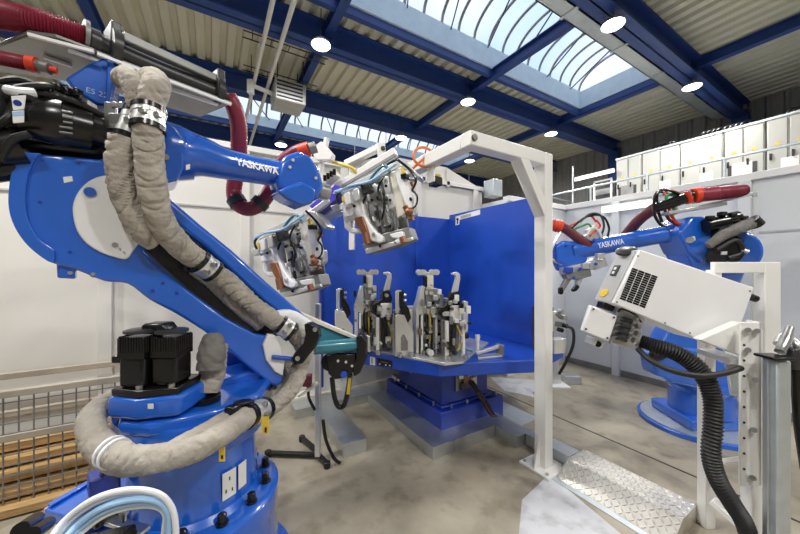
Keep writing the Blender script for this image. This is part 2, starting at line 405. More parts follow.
# two parallel pipes and the unit heater
for dx, lab in ((0, 'thin grey overhead pipe, the left one of the pair left of the heater'), (22, 'thin grey overhead pipe, the right one of the pair, nearer the heater')):
    p0 = G(274+dx, -5, 5.3); p1 = G(240+dx, 108, 5.3)
    p1 = Vector((p0.x, 12.2, 5.3)); b = MB(); b.cyl((p0.x, 1.5, 5.3), p1, .035, seg=10)
    for y in (3, 6, 9): b.box((p0.x, y, 5.42), (.03, .03, .24))
    tag(b.build('overhead_pipe', 'white_paint', smooth=40), lab, 'pipe')
hc = P(288, 98, 6.6)
t = thing('unit_heater', 'grey box heater hanging under the roof with a pipe stub and louvres', 'heater', hc-UP*.25)
b = MB(); b.box(hc, (.60, .60, .42)); b.build('casing', 'alu', t, bevel=.02)
b = MB()
for i in range(5): b.box(hc+Vector((-.02, -.302, -.15+i*.075)), (.5, .01, .03))
b.build('louvre', 'dark_grey', t)
b = MB(); b.bar(hc+Vector((-.3, 0, .0)), hc+Vector((-.75, -.1, .02)), .06, .06); b.bar(hc+Vector((-.72, -.1, .1)), hc+Vector((-.72, -.1, -.16)), .1, .1); b.build('pipe_stub', 'white_paint', t)
for sx in (-.25, .25):
    for sy in (-.25, .25): b = MB(); b.cyl(hc+Vector((sx, sy, .2)), Vector((hc.x+sx, hc.y+sy, ROOF)), .012, seg=6); b.build('hanger', 'dark_grey', t)
for k, (px, py) in enumerate(((272, 40), (268, 72))):
    b = MB(); p = G(px, py, 5.55); 
    for dy in (0, .18): b.cyl(p+Vector((-.45, dy, 0)), p+Vector((1.0, dy, 0)), .012, seg=6)
    for i in range(5): b.cyl(p+Vector((-.3+i*.3, 0, 0)), p+Vector((-.3+i*.3, .18, 0)), .008, seg=6)
    for i in (0, 1): b.cyl(p+Vector((-.3+i*1.1, .09, 0)), Vector((p.x-.3+i*1.1, p.y+.09, ROOF)), .008, seg=6)
    tag(b.build('wire_tray', 'dark_grey'), ['thin dark wire tray across the two pipes, nearer the upper edge of the photo', 'thin dark wire tray across the pipes just above the heater'][k], 'cable tray')
# far end of hall on the left: a long pale duct below the distant beams
b = MB(); b.cyl((3.6, 9.6, 4.4), (9.5, 9.6, 4.4), .06, seg=10)
for x in (4.0, 6.5, 9.0): b.cyl((x, 9.6, 4.4), (x, 9.6, ROOF-.01), .012, seg=6)
tag(b.build('overhead_pipe', 'white_paint'), 'pale pipe high across the hall behind the white portal frame', 'pipe')

# ================================================================== MEZZANINE
b = MB(); b.span((5.9, -4, 2.45), (11.7, 6.2, 2.6)); struct(b.build('mezzanine_floor', 'alu_dark', smooth=0))
b = MB(); b.span((5.85, -4, 2.4), (5.95, 6.2, 2.7)); struct(b.build('mezzanine_edge', 'wall_cool', smooth=0))
def ypx(px, X): return onX(px, 267, X).y
CX = 9.0; CT = 4.36
seams = [616, 642, 680, 724, 766, 814, 870]
what = ['with a dark vent panel, next to the open doorway', 'with a paper notice, second from the doorway', 'narrow-doored, in the middle of the row', 'with a framed paper on its dark window',
        'with tall twin doors, under the bundle of cables', 'cut by the right edge of the photo']
for i in range(6):
    ya = ypx(seams[i], CX); yb = ypx(seams[i+1], CX); y0, y1 = min(ya, yb)+.01, max(ya, yb)-.01
    t = thing('electrical_cabinet', 'white electrical cabinet on the mezzanine ' + what[i], 'cabinet', (CX+.3, (y0+y1)/2, 2.6), 'electrical cabinets on the mezzanine')
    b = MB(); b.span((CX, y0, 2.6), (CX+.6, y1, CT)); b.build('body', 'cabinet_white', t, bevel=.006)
    nd = 2; w = (y1-y0)/nd
    for k in range(nd):
        q0 = y0+k*w+.018; q1 = y0+(k+1)*w-.018
        for (z0, z1) in ((2.68, CT-.03),):
            b = MB(); b.span((CX-.022, q0, z0), (CX, q1, z1)); d = b.build('door', 'cabinet_white', t, bevel=.005)
            b = MB(); b.span((CX-.045, q1-.05, 3.60), (CX-.022, q1-.02, 3.72)); b.build('handle', 'black', d, bevel=.004)
        b = MB(); ym = (q0+q1)/2; b.prism([Vector((CX-.0235, ym-.04, 3.86)), Vector((CX-.0235, ym+.04, 3.86)), Vector((CX-.0235, ym, 3.93))], (-.002, 0, 0)); b.build('warning_sign', 'sticker_yellow', t)
    if i in (0, 3):
        b = MB(); b.span((CX-.03, y0+.1, 3.36), (CX-.022, y0+.50, 3.64)); b.build('vent' if i == 0 else 'window', 'dark_grey', t)
        b = MB(); b.span((CX-.034, y0+.16, 3.42), (CX-.03, y0+.44, 3.66)); b.build('label_plate', 'label_white' if i == 3 else 'alu_dark', t)
    if i in (1, 2, 4):
        b = MB(); b.span((CX-.026, y0+.15, 3.42), (CX-.022, y0+.36, 3.60)); b.build('notice', 'label_white', t)
# cables looping up from the cabinet tops
for i, (px, k) in enumerate(((652, 4), (699, 4), (722, 4), (786, 5))):
    y = ypx(px, CX+.3); b = MB()
    for j in range(k):
        yy = y-j*.085; b.tube([(CX+.3, yy, CT+.045), (CX+.29, yy-.01, CT+.13), (CX+.3, yy-.08, CT+.20), (CX+.34, yy-.19, CT+.17), (CX+.40, yy-.27, CT+.05)], .02, n=20, seg=6)
    tag(b.build('cable_bundle', 'black', smooth=60), ['bundle of black cables looping over the left cabinets', 'bundle of black cables over the middle of the cabinet row', 'long black cable loop beside the foot of the blue roof beam', 'bundle of black cables standing up at the right end of the cabinet row'][i], 'cables')
# flat duct on the cabinet tops
b = MB(); b.span((CX-.02, ypx(800, CX)-1, CT), (CX+.5, ypx(616, CX), CT+.04)); tag(b.build('cable_duct', 'galv_light'), 'pale cable duct lying along the tops of the white cabinets', 'duct')
# tall strip light over the doorway and the doorway frame left of the cabinets
ya = ypx(575, CX); yb = ypx(613, CX)
b = MB(); b.span((CX, yb+.03, 2.6), (CX+.05, yb+.07, 3.95)); b.span((CX, yb+.46, 2.6), (CX+.05, yb+.50, 3.95)); b.span((CX, yb+.03, 3.9), (CX+.05, yb+.50, 3.94))
t = tag(b.build('door_frame', 'white_paint', bevel=.005), 'white doorway frame on the mezzanine left of the cabinets', 'door frame')
b = MB(); b.span((CX+.3, yb+.08, 2.6), (CX+.8, ya-.2, 3.9)); t = tag(b.build('equipment_rack', 'dark_grey', bevel=.01), 'dark equipment rack behind the mezzanine doorway', 'rack')
b = MB()
for i in range(4): b.span((CX+.28, yb+.14, 2.8+i*.27), (CX+.3, ya-.4, 2.95+i*.27))
b.build('panel', 'label_grey', t)
p0 = Vector((CX-.1, ypx(577, CX), 4.12)); p1 = Vector((CX-.1, ypx(616, CX), 4.12))
b = MB(); b.bar(p0, p1, .07, .05); t = tag(b.build('strip_light', 'white_paint'), 'glowing strip light over the mezzanine doorway', 'lamp')
b = MB(); b.bar(p0-UP*.05, p1-UP*.05, .06, .035); b.build('tube', 'tube_lens', t)
b = MB(); b.span((CX-.1, ypx(575, CX)-.01, 2.6), (CX-.06, ypx(575, CX)+.03, 4.5)); tag(b.build('steel_post', 'galv', bevel=.004), 'slim pale upright post beside the lit mezzanine doorway', 'post')
# railing
RX = 7.8
t = thing('guard_railing', 'pale grey tube railing along the mezzanine in front of the cabinets', 'railing', (RX, 1, 2.6))
for z, nm in ((3.52, 'top_rail'), (3.15, 'mid_rail'), (2.85, 'mid_rail')):
    b = MB(); b.cyl((RX, -3, z), (RX, 5.3, z), .024, seg=10); b.cyl((RX, 5.3, z), (RX+3.2, 5.6, z), .024, seg=10); b.build(nm, 'galv_light', t)
for y in (5.3, 4.15, 3.0, 1.85, .7, -.45):
    b = MB(); b.cyl((RX, y, 2.6), (RX, y, 3.52), .024, seg=10); b.build('post', 'galv_light', t)
b = MB(); b.span((RX-.01, -3, 2.6), (RX+.01, 5.3, 2.74)); b.build('toe_board', 'galv_light', t)
# strip light on the cell wall
p0 = onX(600, 212, WX-.12); p1 = onX(655, 200, WX-.12); z = (p0.z+p1.z)/2
t = thing('strip_light', 'bright white strip light on the cell wall behind the right robot hoses', 'lamp', (WX-.1, (p0.y+p1.y)/2, z))
b = MB(); b.span((WX-.10, p1.y, z-.035), (WX, p0.y, z+.055)); b.build('housing', 'white_paint', t, bevel=.008)
b = MB(); b.span((WX-.14, p1.y+.03, z-.05), (WX-.10, p0.y-.03, z+.03)); b.build('tube', 'tube_lens', t, bevel=.01)
ld = bpy.data.lights.new('strip_light_glow', 'AREA'); ld.shape = 'RECTANGLE'; ld.size = .9; ld.size_y = .06; ld.energy = 10
lo = bpy.data.objects.new('strip_light_glow', ld); C.objects.link(lo); lo.parent = t; lo.location = (-.06, 0, 0); lo.rotation_euler = (0, -PI/2, PI/2)
lo.rotation_euler = Vector((1, 0, .2)).to_track_quat('Z', 'Y').to_euler()
# ================================================================== THE BIG ROBOT ON THE LEFT
hh = (R*.785+F*.62).normalized()           # the way the robot faces
nn = (R*-.62+F*.785).normalized()          # sideways, away from the camera
PL = Plane(EYE+R*-1.31+F*1.25, nn)
BX = EYE+R*-1.0+F*1.55; BX.z = 0           # base axis
def U(px, py, off=0.0): return PL(px, py, off)
rb = thing('welding_robot', 'large blue six-axis welding robot in the left foreground, wrapped in beige fabric hoses', 'robot', BX)
def at(h_, n_, z): return BX+hh*h_+nn*n_+UP*z
b = MB(); b.lathe(BX, [(0, .45), (.05, .45), (.07, .385), (.37, .36), (.41, .375), (.485, .375), (.50, .36), (.505, .34)], seg=56); b.build('pedestal', 'robot_blue', rb, smooth=35)
b = MB()
for k in range(14):
    a = 2*PI*k/14+.1; c_ = BX+Vector((math.cos(a)*.318, math.sin(a)*.318, 0))
    b = MB(); b.lathe(c_+UP*.50, [(0, .026), (.012, .026), (.013, .018), (.045, .018), (.05, .012)], seg=12); b.build('bolt_cap', 'black', rb)
b = MB(); b.lathe(BX+UP*.5, [(0, .30), (.03, .275), (.17, .265), (.27, .26), (.30, .26)], seg=56); b.build('base_ring', 'robot_blue', rb, smooth=35)
# labels, wrapped on the ring
def patch(r, a0, a1, z0, z1, c_, n=6):
    vs_ = []; 
    for i in range(n+1):
        a = a0+(a1-a0)*i/n; q = c_+Vector((math.cos(a), math.sin(a), 0))*r
        vs_ += [q+UP*z0, q+UP*z1]
    return MB().add(vs_, [(2*i, 2*i+2, 2*i+3, 2*i+1) for i in range(n)])
def ang(px):   # angle of the ring surface point seen at px (nearest side)
    best = None
    for k in range(720):
        a = 2*PI*k/720; q = BX+Vector((math.cos(a), math.sin(a), 0))*.275
        v = q-EYE; v.z = 0
        if v.dot(F) > .2 and (q-BX).dot(v) < 0:
            x = 400+FPX*v.dot(R)/v.dot(F)
            if best is None or abs(x-px) < best[0]: best = (abs(x-px), a)
    return best[1]
lab = patch(.277, ang(222), ang(236), .57, .69, BX).build('safety_label', 'label_white', rb)
lab2 = patch(.277, ang(238), ang(246), .575, .69, BX).build('safety_label', 'label_white', rb)
for z, a in ((.655, .5), (.605, .25), (.60, .7)):
    aa = ang(222)+(ang(236)-ang(222))*a; patch(.2775, aa-.012, aa+.012, z-.008, z+.008, BX, 2).build('pictogram', 'dark_grey', lab)
# turret: lower ring, deck and the shoulder block
b = MB(); b.lathe(BX, [(.79, .27), (.80, .30), (.83, .315), (.93, .315), (.95, .31), (.96, .1)], seg=56); b.build('swivel_ring', 'robot_blue', rb, smooth=35)
b = MB()
sh = U(278, 352, .10)
out = []
for q in ((-.28, -.18), (-.18, -.27), (.06, -.29), (.24, -.22), (.33, -.06), (.33, .14), (.24, .28), (-.2, .28), (-.28, .18)): out.append(at(q[0], q[1], .93))
b.prism(out, UP*.06); b.build('turret_deck', 'robot_blue', rb, bevel=.02, segs=3)
b = MB()
zz = sh.z
def hz(h_, z): return at(h_, .0, z)
S = (sh-BX).dot(hh); SN = (sh-BX).dot(nn)
pr = [(S-.34, .97), (S-.30, 1.05), (S-.17, zz+.10), (S-.08, zz+.13), (S+.0, zz+.09), (S+.05, zz), (S+.04, zz-.12), (S+.0, .97)]
b.prism([at(x, SN+.18, z) for x, z in pr], nn*.18); b.build('shoulder_block', 'robot_blue', rb, bevel=.025, segs=3)
pr = [(S-.40, .97), (S-.28, 1.02), (S-.14, zz-.06), (S+.0, zz-.10), (S+.03, .97)]
b = MB(); b.prism([at(x, SN-.06, z) for x, z in pr], nn*.22); b.build('shoulder_web', 'robot_blue', rb, bevel=.02, segs=3)
b = MB(); q0 = at(S-.08, SN-.065, 1.05); b.box(q0, (.075, .01, .09), Matrix((hh, nn, UP)).transposed()); b.build('inspection_cover', 'deep_blue', rb, bevel=.01)
# swivel motor on its blue bracket
MX = P(157, 393, 1.33); mr = Matrix((R, F, UP)).transposed()
mz0 = 1.6-(389-267)/FPX*1.33
def mp(x, y, z): return Vector((MX.x, MX.y, 0))+R*(x*.84)+F*(y*.84)+UP*z
b = MB(); b.prism([mp(x, y, mz0-.085) for x, y in ((-.165, -.10), (.0, -.13), (.17, -.08), (.18, .16), (-.13, .16))], UP*.085); b.build('motor_bracket', 'robot_blue', rb, bevel=.018, segs=3)
b = MB(); b.prism([mp(x, y, .80) for x, y in ((-.10, -.06), (.02, -.085), (.08, -.04), (.09, .16), (-.09, .16))], UP*(mz0-.085-.80)); b.build('motor_column', 'robot_blue', rb, bevel=.02, segs=3)
b = MB(); b.prism([mp(x, y, mz0) for x, y in ((-.15, -.09), (.0, -.12), (.155, -.07), (.15, .13), (-.12, .13))], UP*.03); b.build('motor_flange', 'black', rb, bevel=.006)
mo = None
for k, (cx, cy, hgt) in enumerate(((-.062, -.02, .215), (.072, .005, .21))):
    b = MB(); hw = .057
    b.box(mp(cx, cy, mz0+.03+.06), (2*hw*.84+.008, 2*hw*.84+.008, .12), mr)
    m1 = b.build('axis_motor', 'black', rb, bevel=.014, segs=3)
    b = MB(); b.box(mp(cx, cy, mz0+.155+(hgt-.15)/2), (2*hw*.84+.012, 2*hw*.84+.012, hgt-.13), mr)
    for i in range(9):
        for s_ in (-1, 1):
            b.box(mp(cx-hw+.006+i*(2*hw-.012)/8, cy+s_*(hw+.006), mz0+.17+(hgt-.15)/2), (.006, .008, hgt-.15), mr); b.box(mp(cx+s_*(hw+.006), cy-hw+.006+i*(2*hw-.012)/8, mz0+.17+(hgt-.15)/2), (.008, .006, hgt-.15), mr)
    b.build('cooling_shroud', 'black', m1, bevel=.002)
    b = MB(); b.lathe(mp(cx, cy, mz0+hgt+.03), [(0, .06), (.01, .06), (.014, .045)], seg=20); b.build('motor_cap', 'dark_grey', m1)
    b = MB(); b.lathe(mp(cx+.05, cy-.072, mz0+.03), [(0, .012), (.014, .012), (.015, .008)], seg=8); b.build('bolt', 'steel', m1)
b = MB(); b.prism([mp(x, -.03, z) for x, z in ((-.055, mz0+.235), (-.06, mz0+.272), (-.04, mz0+.28), (.05, mz0+.28), (.07, mz0+.255), (.075, mz0+.235))], F*.07); b.build('connector', 'black', rb, bevel=.008)
b = MB(); b.bar(mp(-.145, .02, mz0+.05), mp(-.145, .02, mz0+.22), .03, .04); b.build('connector', 'black', rb, bevel=.006)
b = MB(); b.box(mp(-.145, -.04, mz0+.14), (.04, .05, .03), mr); b.build('connector', 'black', rb, bevel=.006)
b = MB(); b.box(mp(.06, -.116, mz0-.03), (.022, .002, .02), mr); b.build('tag_plate', 'label_white', rb)

# lower arm: a deep casting with a recess facing the camera
AT = .26
lo_edge = [(17, 152), (11, 172), (8, 203), (14, 226), (29, 247), (52, 263), (76, 270), (104, 281), (128, 284), (150, 300), (178, 315), (212, 337), (246, 365), (262, 378), (274, 386), (282, 383), (284, 372)]
hi_edge = [(276, 340), (300, 338), (311, 330), (308, 318), (296, 307), (268, 283), (232, 250), (200, 224), (168, 196), (140, 172), (108, 160), (60, 155)]
lo_edge = open2d(lo_edge, 4)
arm = [U(*q) for q in lo_edge+hi_edge]
b = MB(); b.prism([p+nn*.10 for p in arm], nn*(AT-.10)); la = b.build('lower_arm', 'robot_blue', rb, bevel=.02, segs=3)
# raised lower rim
rim = lo_edge+[(270, 336), (255, 334), (225, 318), (190, 292), (160, 268), (143, 250), (150, 222), (160, 205), (150, 182), (108, 160), (60, 155)]
b = MB(); b.prism([U(*q) for q in rim], nn*.12); b.build('arm_shell', 'robot_blue', la, bevel=.04, segs=5)
up = [(311, 330), (308, 318), (296, 307), (268, 283), (232, 250), (200, 224), (168, 196), (150, 182), (160, 205), (180, 228), (205, 247), (236, 276), (262, 300), (284, 318), (296, 330)]
b = MB(); b.prism([U(*q, .04) for q in up], nn*.12); b.build('arm_rib', 'robot_blue', la, bevel=.02, segs=3)
rec = [(160, 208), (178, 232), (205, 250), (236, 278), (262, 302), (290, 325), (270, 334), (255, 332), (225, 316), (190, 290), (162, 266), (146, 250)]
b = MB(); b.prism([U(*q, .085) for q in rec], nn*.02); b.build('recess', 'black', la)
# stepped flange round the elbow
fl = [(17, 152), (11, 172), (8, 203), (14, 226), (29, 247), (52, 263), (54, 250), (38, 238), (28, 220), (25, 200), (27, 178), (34, 160), (40, 153)]
b = MB(); b.prism([U(*q, -.02) for q in open2d(fl[:7], 4)+open2d(fl[6:], 4)[1:]], nn*.06); b.build('elbow_flange', 'robot_blue', la, bevel=.012, segs=3)
tb = [(56, 262), (57, 278), (75, 279), (75, 270), (88, 271), (90, 277), (96, 278), (96, 268), (70, 255)]
b = MB(); b.prism([U(*q, .02) for q in tb], nn*.05); b.build('lifting_lug', 'robot_blue', la, bevel=.006)
for q in ((70, 273), (93, 274), (40, 202), (42, 160), (153, 291), (163, 283), (177, 293), (78, 163), (70, 252)):
    b = MB(); b.cyl(U(*q, -.005), U(*q, .03), .007 if q[1] > 268 else .005, seg=12); b.build('bolt', 'steel' if 268 < q[1] < 280 else 'deep_blue', la)
b = MB(); b.prism([U(*q, -.002) for q in ((63, 177), (72, 176), (73, 181), (64, 183))], nn*.004); b.build('tag_plate', 'label_white', la)
# white half-round cover
cv = closed2d([(108, 175), (92, 179), (80, 189), (73, 203), (73, 217), (77, 231), (86, 243), (100, 252), (114, 257), (126, 259), (133, 251), (144, 234), (150, 215), (146, 192), (132, 178)], 4)
b = MB(); b.prism([U(*q, -.014) for q in cv], nn*.02); cov = b.build('cover_plate', 'bright_white', rb, bevel=.006)
b = MB(); b.cyl(U(90, 192, -.024), U(90, 192, .0), .019, seg=24); b.build('plug', 'robot_blue', cov)
for q, r_ in (((115, 245), .011), ((120, 249), .004), ((124, 252), .004)):
    b = MB(); b.cyl(U(*q, -.02), U(*q, .0), r_, seg=12); b.build('bolt', 'steel', cov)
# pale end disc and hub at the shoulder
b = MB(); b.prism([U(*q, -.02) for q in ((268, 334), (263, 345), (266, 360), (275, 372), (283, 376), (285, 362), (281, 346), (275, 335))], nn*.03); b.build('end_disc', 'white_paint', rb, bevel=.006)
b = MB(); b.cyl(U(272, 357, -.03), U(294, 359, -.04), .012); b.build('pivot_rod', 'table_blue', rb)
b = MB(); b.tube([U(276, 316, .0), U(292, 318, .04), U(312, 334, .06)], [.03, .045, .06], n=8, seg=20); b.build('shoulder_cap', 'bright_white', rb)

# forearm
def fa(px, py, off=.12): return U(px, py, off)
b = MB()
ax = [fa(160, 150), fa(168, 152), fa(184, 154), fa(186, 154), fa(202, 157), fa(222, 163), fa(250, 169), fa(280, 174), fa(292, 176)]
dd = [(p-EYE).dot(F) for p in ax]; rr = [30, 31, 28, 26, 21, 17, 14.5, 13.5, 14]
b.tube(ax, [r*d/FPX*.93 for r, d in zip(rr, dd)], n=len(ax)*4, seg=28); fo = b.build('forearm', 'robot_blue', rb, smooth=40)
b = MB(); b.prism([fa(*q, -.01) for q in ((158, 118), (160, 116), (176, 127), (183, 137), (184, 168), (178, 180), (163, 184), (158, 180))], nn*.24); b.build('forearm_root', 'robot_blue', fo, bevel=.03, segs=4)
b = MB(); b.prism([fa(*q, -.03) for q in ((157, 120), (163, 124), (164, 160), (158, 162))], nn*.2); b.build('gasket_plate', 'dark_grey', fo, bevel=.004)
b = MB(); b.cyl(fa(166, 157, -.035), fa(166, 157, .0), .013, seg=12); b.build('bolt', 'steel', fo)
b = MB(); b.prism([fa(*q, -.012) for q in ((186, 165), (190, 164), (190, 169), (186, 170))], nn*.004); b.build('tag_plate', 'label_white', fo)
# lettering along the forearm
p0 = fa(236, 163.5, -.012); p1 = fa(279, 174.0, .016); tz = (p1-p0)
nrm = nn
yd = UP*.9+nn*.35
t_ = text('YASKAWA', 'lettering', p0-UP*.006, tz, yd, .048, 'label_white', fo, width=tz.length, bold=.035)
# wrist
wc = fa(300, 176, .12)
b = MB(); b.prism([fa(*q, .03) for q in ((279, 162), (287, 154), (299, 150), (311, 154), (321, 169), (325, 186), (319, 201), (309, 200), (296, 196), (283, 192), (276, 184))], nn*.17); wr_ = b.build('wrist', 'robot_blue', rb, bevel=.035, segs=4)
b = MB(); b.prism([fa(*q, -.015) for q in ((277, 191), (290, 185), (303, 181), (317, 189), (314, 203), (304, 206), (288, 199))], nn*.17); b.build('wrist_knuckle', 'robot_blue', wr_, bevel=.02, segs=3)
for q in ((293, 160), (290, 167), (316, 178)):
    b = MB(); b.cyl(fa(*q, .015), fa(*q, .05), .009, seg=10); b.build('bolt', 'label_white', wr_)
b = MB(); b.cyl(fa(316, 190, .12), fa(326, 192, .14), .055, seg=24); b.build('tool_flange', 'steel', wr_)

# black motors and connectors behind the elbow
def mm(px, py, off=0.0): return U(px, py, off)
b = MB(); b.prism([mm(*q, .05) for q in ((4, 148), (2, 118), (12, 98), (60, 96), (112, 118), (116, 150), (100, 158), (40, 152))], nn*.22); em = b.build('motor_housing', 'black', rb, bevel=.03, segs=3)
b = MB(); b.tube([mm(20, 118, -.02), mm(52, 122, -.02)], [.07, .085], n=1, seg=28); b.lathe(mm(52, 122, -.02), [(0, .088), (.02, .09), (.04, .088)], axis=mm(60, 123, -.02)-mm(52, 122, -.02), seg=28); b.build('axis_motor', 'black', rb)
b = MB(); b.tube([mm(56, 123, -.02), mm(90, 131, .0)], [.085, .08], n=1, seg=28); b.build('axis_motor', 'black', rb)
b = MB(); b.tube([mm(92, 128, .02), mm(113, 134, .03)], [.07, .07], n=1, seg=24); b.build('axis_motor', 'black', rb)
for k in range(5):
    b = MB(); b.bar(mm(59, 111+k*5.2, -.098), mm(73, 113+k*5.2, -.095), .012, .008); b.build('cooling_fin', 'alu_dark', rb, bevel=.003)
b = MB(); b.tube([mm(-8, 150, -.02), mm(18, 146, -.01)], [.06, .07], n=1, seg=24); b.build('axis_motor', 'black', rb)
b = MB(); b.tube([mm(-10, 172, .0), mm(12, 168, .02)], [.04, .045], n=1, seg=20); b.build('axis_motor', 'black', rb)
b = MB(); b.box(mm(-6, 104, 0), (.12, .12, .12), mr); b.build('connector_box', 'dark_grey', rb, bevel=.01)
for k, pts in enumerate((((2, 96, -.02), (20, 88, -.06), (45, 86, -.07), (56, 90, -.04)), ((4, 104, -.02), (22, 96, -.08), (40, 104, -.06)), ((-5, 84, 0), (22, 80, -.05), (60, 96, -.05), (84, 108, -.03)), ((30, 92, -.05), (70, 100, -.06), (108, 118, -.02)), ((-8, 128, -.06), (8, 118, -.08), (14, 104, -.05)), ((0, 160, -.05), (12, 140, -.09), (30, 134, -.1)))):
    b = MB(); b.tube([mm(*q) for q in pts], .013, n=20, seg=8); b.build('motor_cable', 'rubber', rb)
b = MB(); b.tube([mm(8, 90, -.06), mm(18, 92, -.08), mm(35, 93, -.07)], .017, n=8, seg=10); b.build('plug', 'cable_white', rb)
for q in ((58, 88), (66, 92), (76, 93), (80, 100), (50, 92)):
    b = MB(); b.box(mm(*q, -.05), (.035, .03, .03), mr); b.build('connector', 'black', rb, bevel=.005)
b = MB(); b.prism([mm(*q, -.11) for q in ((11, 96), (26, 95), (24, 109), (13, 110))], nn*.004); tg = b.build('hang_tag', 'label_white', rb)
b = MB(); b.cyl(mm(17.5, 103, -.114), mm(17.5, 103, -.11), .010, seg=16); b.build('emblem', 'deep_blue', tg)
b = MB(); b.prism([mm(*q, -.11) for q in ((12, 111), (24, 110), (24, 122), (13, 123))], nn*.004); tg = b.build('hang_tag', 'label_white', rb)
b = MB(); b.prism([mm(*q, -.112) for q in ((12.3, 112), (23.7, 111), (23.8, 115), (12.6, 116))], nn*.002); b.build('stripe', 'cable_blue', tg)
# blue casting under the guard plate
b = MB(); b.prism([mm(*q, .06) for q in ((64, 78), (90, 62), (113, 54), (118, 66), (112, 106), (96, 104), (74, 90))], nn*.18); cs = b.build('blue_casting', 'robot_blue', rb, bevel=.012, segs=3)
text('ES 225', 'lettering', mm(86, 92, .057), mm(106, 98, .057)-mm(86, 92, .057), UP, .022, 'cable_blue', cs)
b = MB(); b.prism([mm(*q, .045) for q in ((107, 56), (113, 54), (115, 70), (110, 104), (105, 102))], nn*.02); b.build('rib', 'robot_blue', cs, bevel=.005)
# flat guard plate seen from below
GZ = 2.5
gp = [G(-30, 62, GZ), G(0, 45, GZ), G(28, 33, GZ), G(56, 37, GZ), G(94, 51, GZ), G(97, 53, GZ), G(232, 104, GZ), G(200, 117, GZ), G(165, 107, GZ), G(112, 92, GZ), G(60, 80, GZ), G(0, 72, GZ), G(-30, 75, GZ)]
b = MB(); b.prism(gp, UP*.012); g_ = b.build('guard_plate', 'alu_dark', rb, bevel=.002)  # darker aluminium puts the shade on the underside into the plate's colour
b = MB(); b.prism([G(*q, GZ-.008) for q in ((0, 47), (28, 37), (56, 41), (94, 55), (98, 66), (60, 76), (0, 68))], UP*.006); b.build('stiffener', 'alu_dark', g_)
for q0, q1 in (((44, 57), (72, 66)), ((68, 50), (104, 63)), ((170, 89), (218, 105)), ((28, 34.5), (94, 52)), ((97, 54), (231, 104.5))):
    b = MB(); b.bar(G(*q0, GZ-.015), G(*q1, GZ-.015), .014, .012); b.build('edge_strip', 'bright_white', g_)
# hose rail on top with clamps
RZ = 2.56
b = MB(); b.tube([G(86, 38, RZ), G(110, 50, RZ), G(160, 71, RZ), G(225, 97, RZ-.01)], [.044, .047, .046, .045], n=24, seg=16); b.build('hose_pipe', 'dark_grey', rb)
b = MB(); b.bar(G(122, 37, RZ+.05), G(224, 83, RZ+.05), .04, .04); b.build('hose_rail', 'alu_dark', rb, bevel=.006)
def clampring(c_, axis, r, w=.03, m='dark_grey'):
    a = Vector(axis).normalized(); b = MB(); b.lathe(Vector(c_)-a*w/2, [(0, r*.9), (0, r*1.12), (w, r*1.12), (w, r*.9)], axis=a, seg=24); return b.build('hose_clamp', m, rb)
dax = G(160, 72, RZ)-G(110, 51, RZ)
for q, r_ in (((114, 50), .075), ((94, 43), .05), ((217, 91), .062)): clampring(G(*q, RZ), dax, r_)
b = MB(); c_ = G(113, 43, RZ+.04); b.bar(c_-dax.normalized()*.02, c_+dax.normalized()*.02, .12, .14); b.build('hose_bracket', 'dark_grey', rb, bevel=.008)
b = MB(); c_ = G(216, 86, RZ+.03); b.bar(c_-dax.normalized()*.02, c_+dax.normalized()*.02, .13, .14); b.build('hose_bracket', 'dark_grey', rb, bevel=.008)
b = MB(); c_ = G(174, 70, RZ+.03); b.bar(c_-UP*.03, c_+UP*.04, .02, .03); b.build('hose_bracket', 'black', rb, bevel=.004)
b = MB(); c_ = G(83, 35, RZ+.01); b.lathe(c_, [(0, .048), (0, .062), (.014, .062), (.014, .048)], axis=dax, seg=28); b.build('hose_clamp', 'alu_dark', rb)
# crimson supply hoses
b = MB(); b.tube([G(-60, 9, RZ+.02), G(-10, 14, RZ+.02), G(35, 22, RZ), G(88, 39, RZ)], .046, n=120, seg=18, corr=.08); b.build('supply_hose', 'red_hose', rb, smooth=50)
b = MB(); b.tube([P(-40, 50, 1.2), P(0, 58, 1.2), P(30, 64, 1.22)], .025, n=60, seg=14, corr=.06); b.build('supply_hose', 'red_hose', rb, smooth=50)
b = MB(); b.cyl(P(28, 63.5, 1.22), P(37, 65.5, 1.23), .029); b.build('hose_nut', 'orange_red', rb)
b = MB(); b.cyl(P(37, 65.5, 1.23), P(50, 69, 1.24), .021); b.build('hose_fitting', 'alu_dark', rb)
b = MB(); b.cyl(P(50, 69, 1.24), P(57, 71, 1.25), .013); b.build('hose_nut', 'orange_red', rb)
dh = [P(228, 96, 1.80), P(235, 110, 1.83), P(239, 130, 1.88), P(238, 165, 1.96), P(234, 190, 2.0), P(238, 204, 2.0), P(250, 209, 2.02), P(263, 201, 2.05), P(273, 185, 2.06), P(281, 165, 2.06), P(294, 154, 2.06), P(305, 150, 2.06)]
b = MB(); b.tube(dh, .046, n=170, seg=16, corr=.03); b.build('supply_hose', 'red_hose', rb, smooth=50)
clampring(P(237, 201.5, 2.0), P(242, 207, 2.0)-P(234, 195, 2.0), .05, .045); clampring(P(260, 203.5, 2.04), P(266, 197, 2.05)-P(255, 208, 2.03), .05, .045)
b = MB(); b.cyl(P(299, 152, 2.06), P(309, 149, 2.06), .048); b.build('hose_nut', 'orange_red', rb)
b = MB(); b.cyl(P(309, 149, 2.06), P(316, 147, 2.07), .036); b.build('hose_fitting', 'alu_dark', rb)

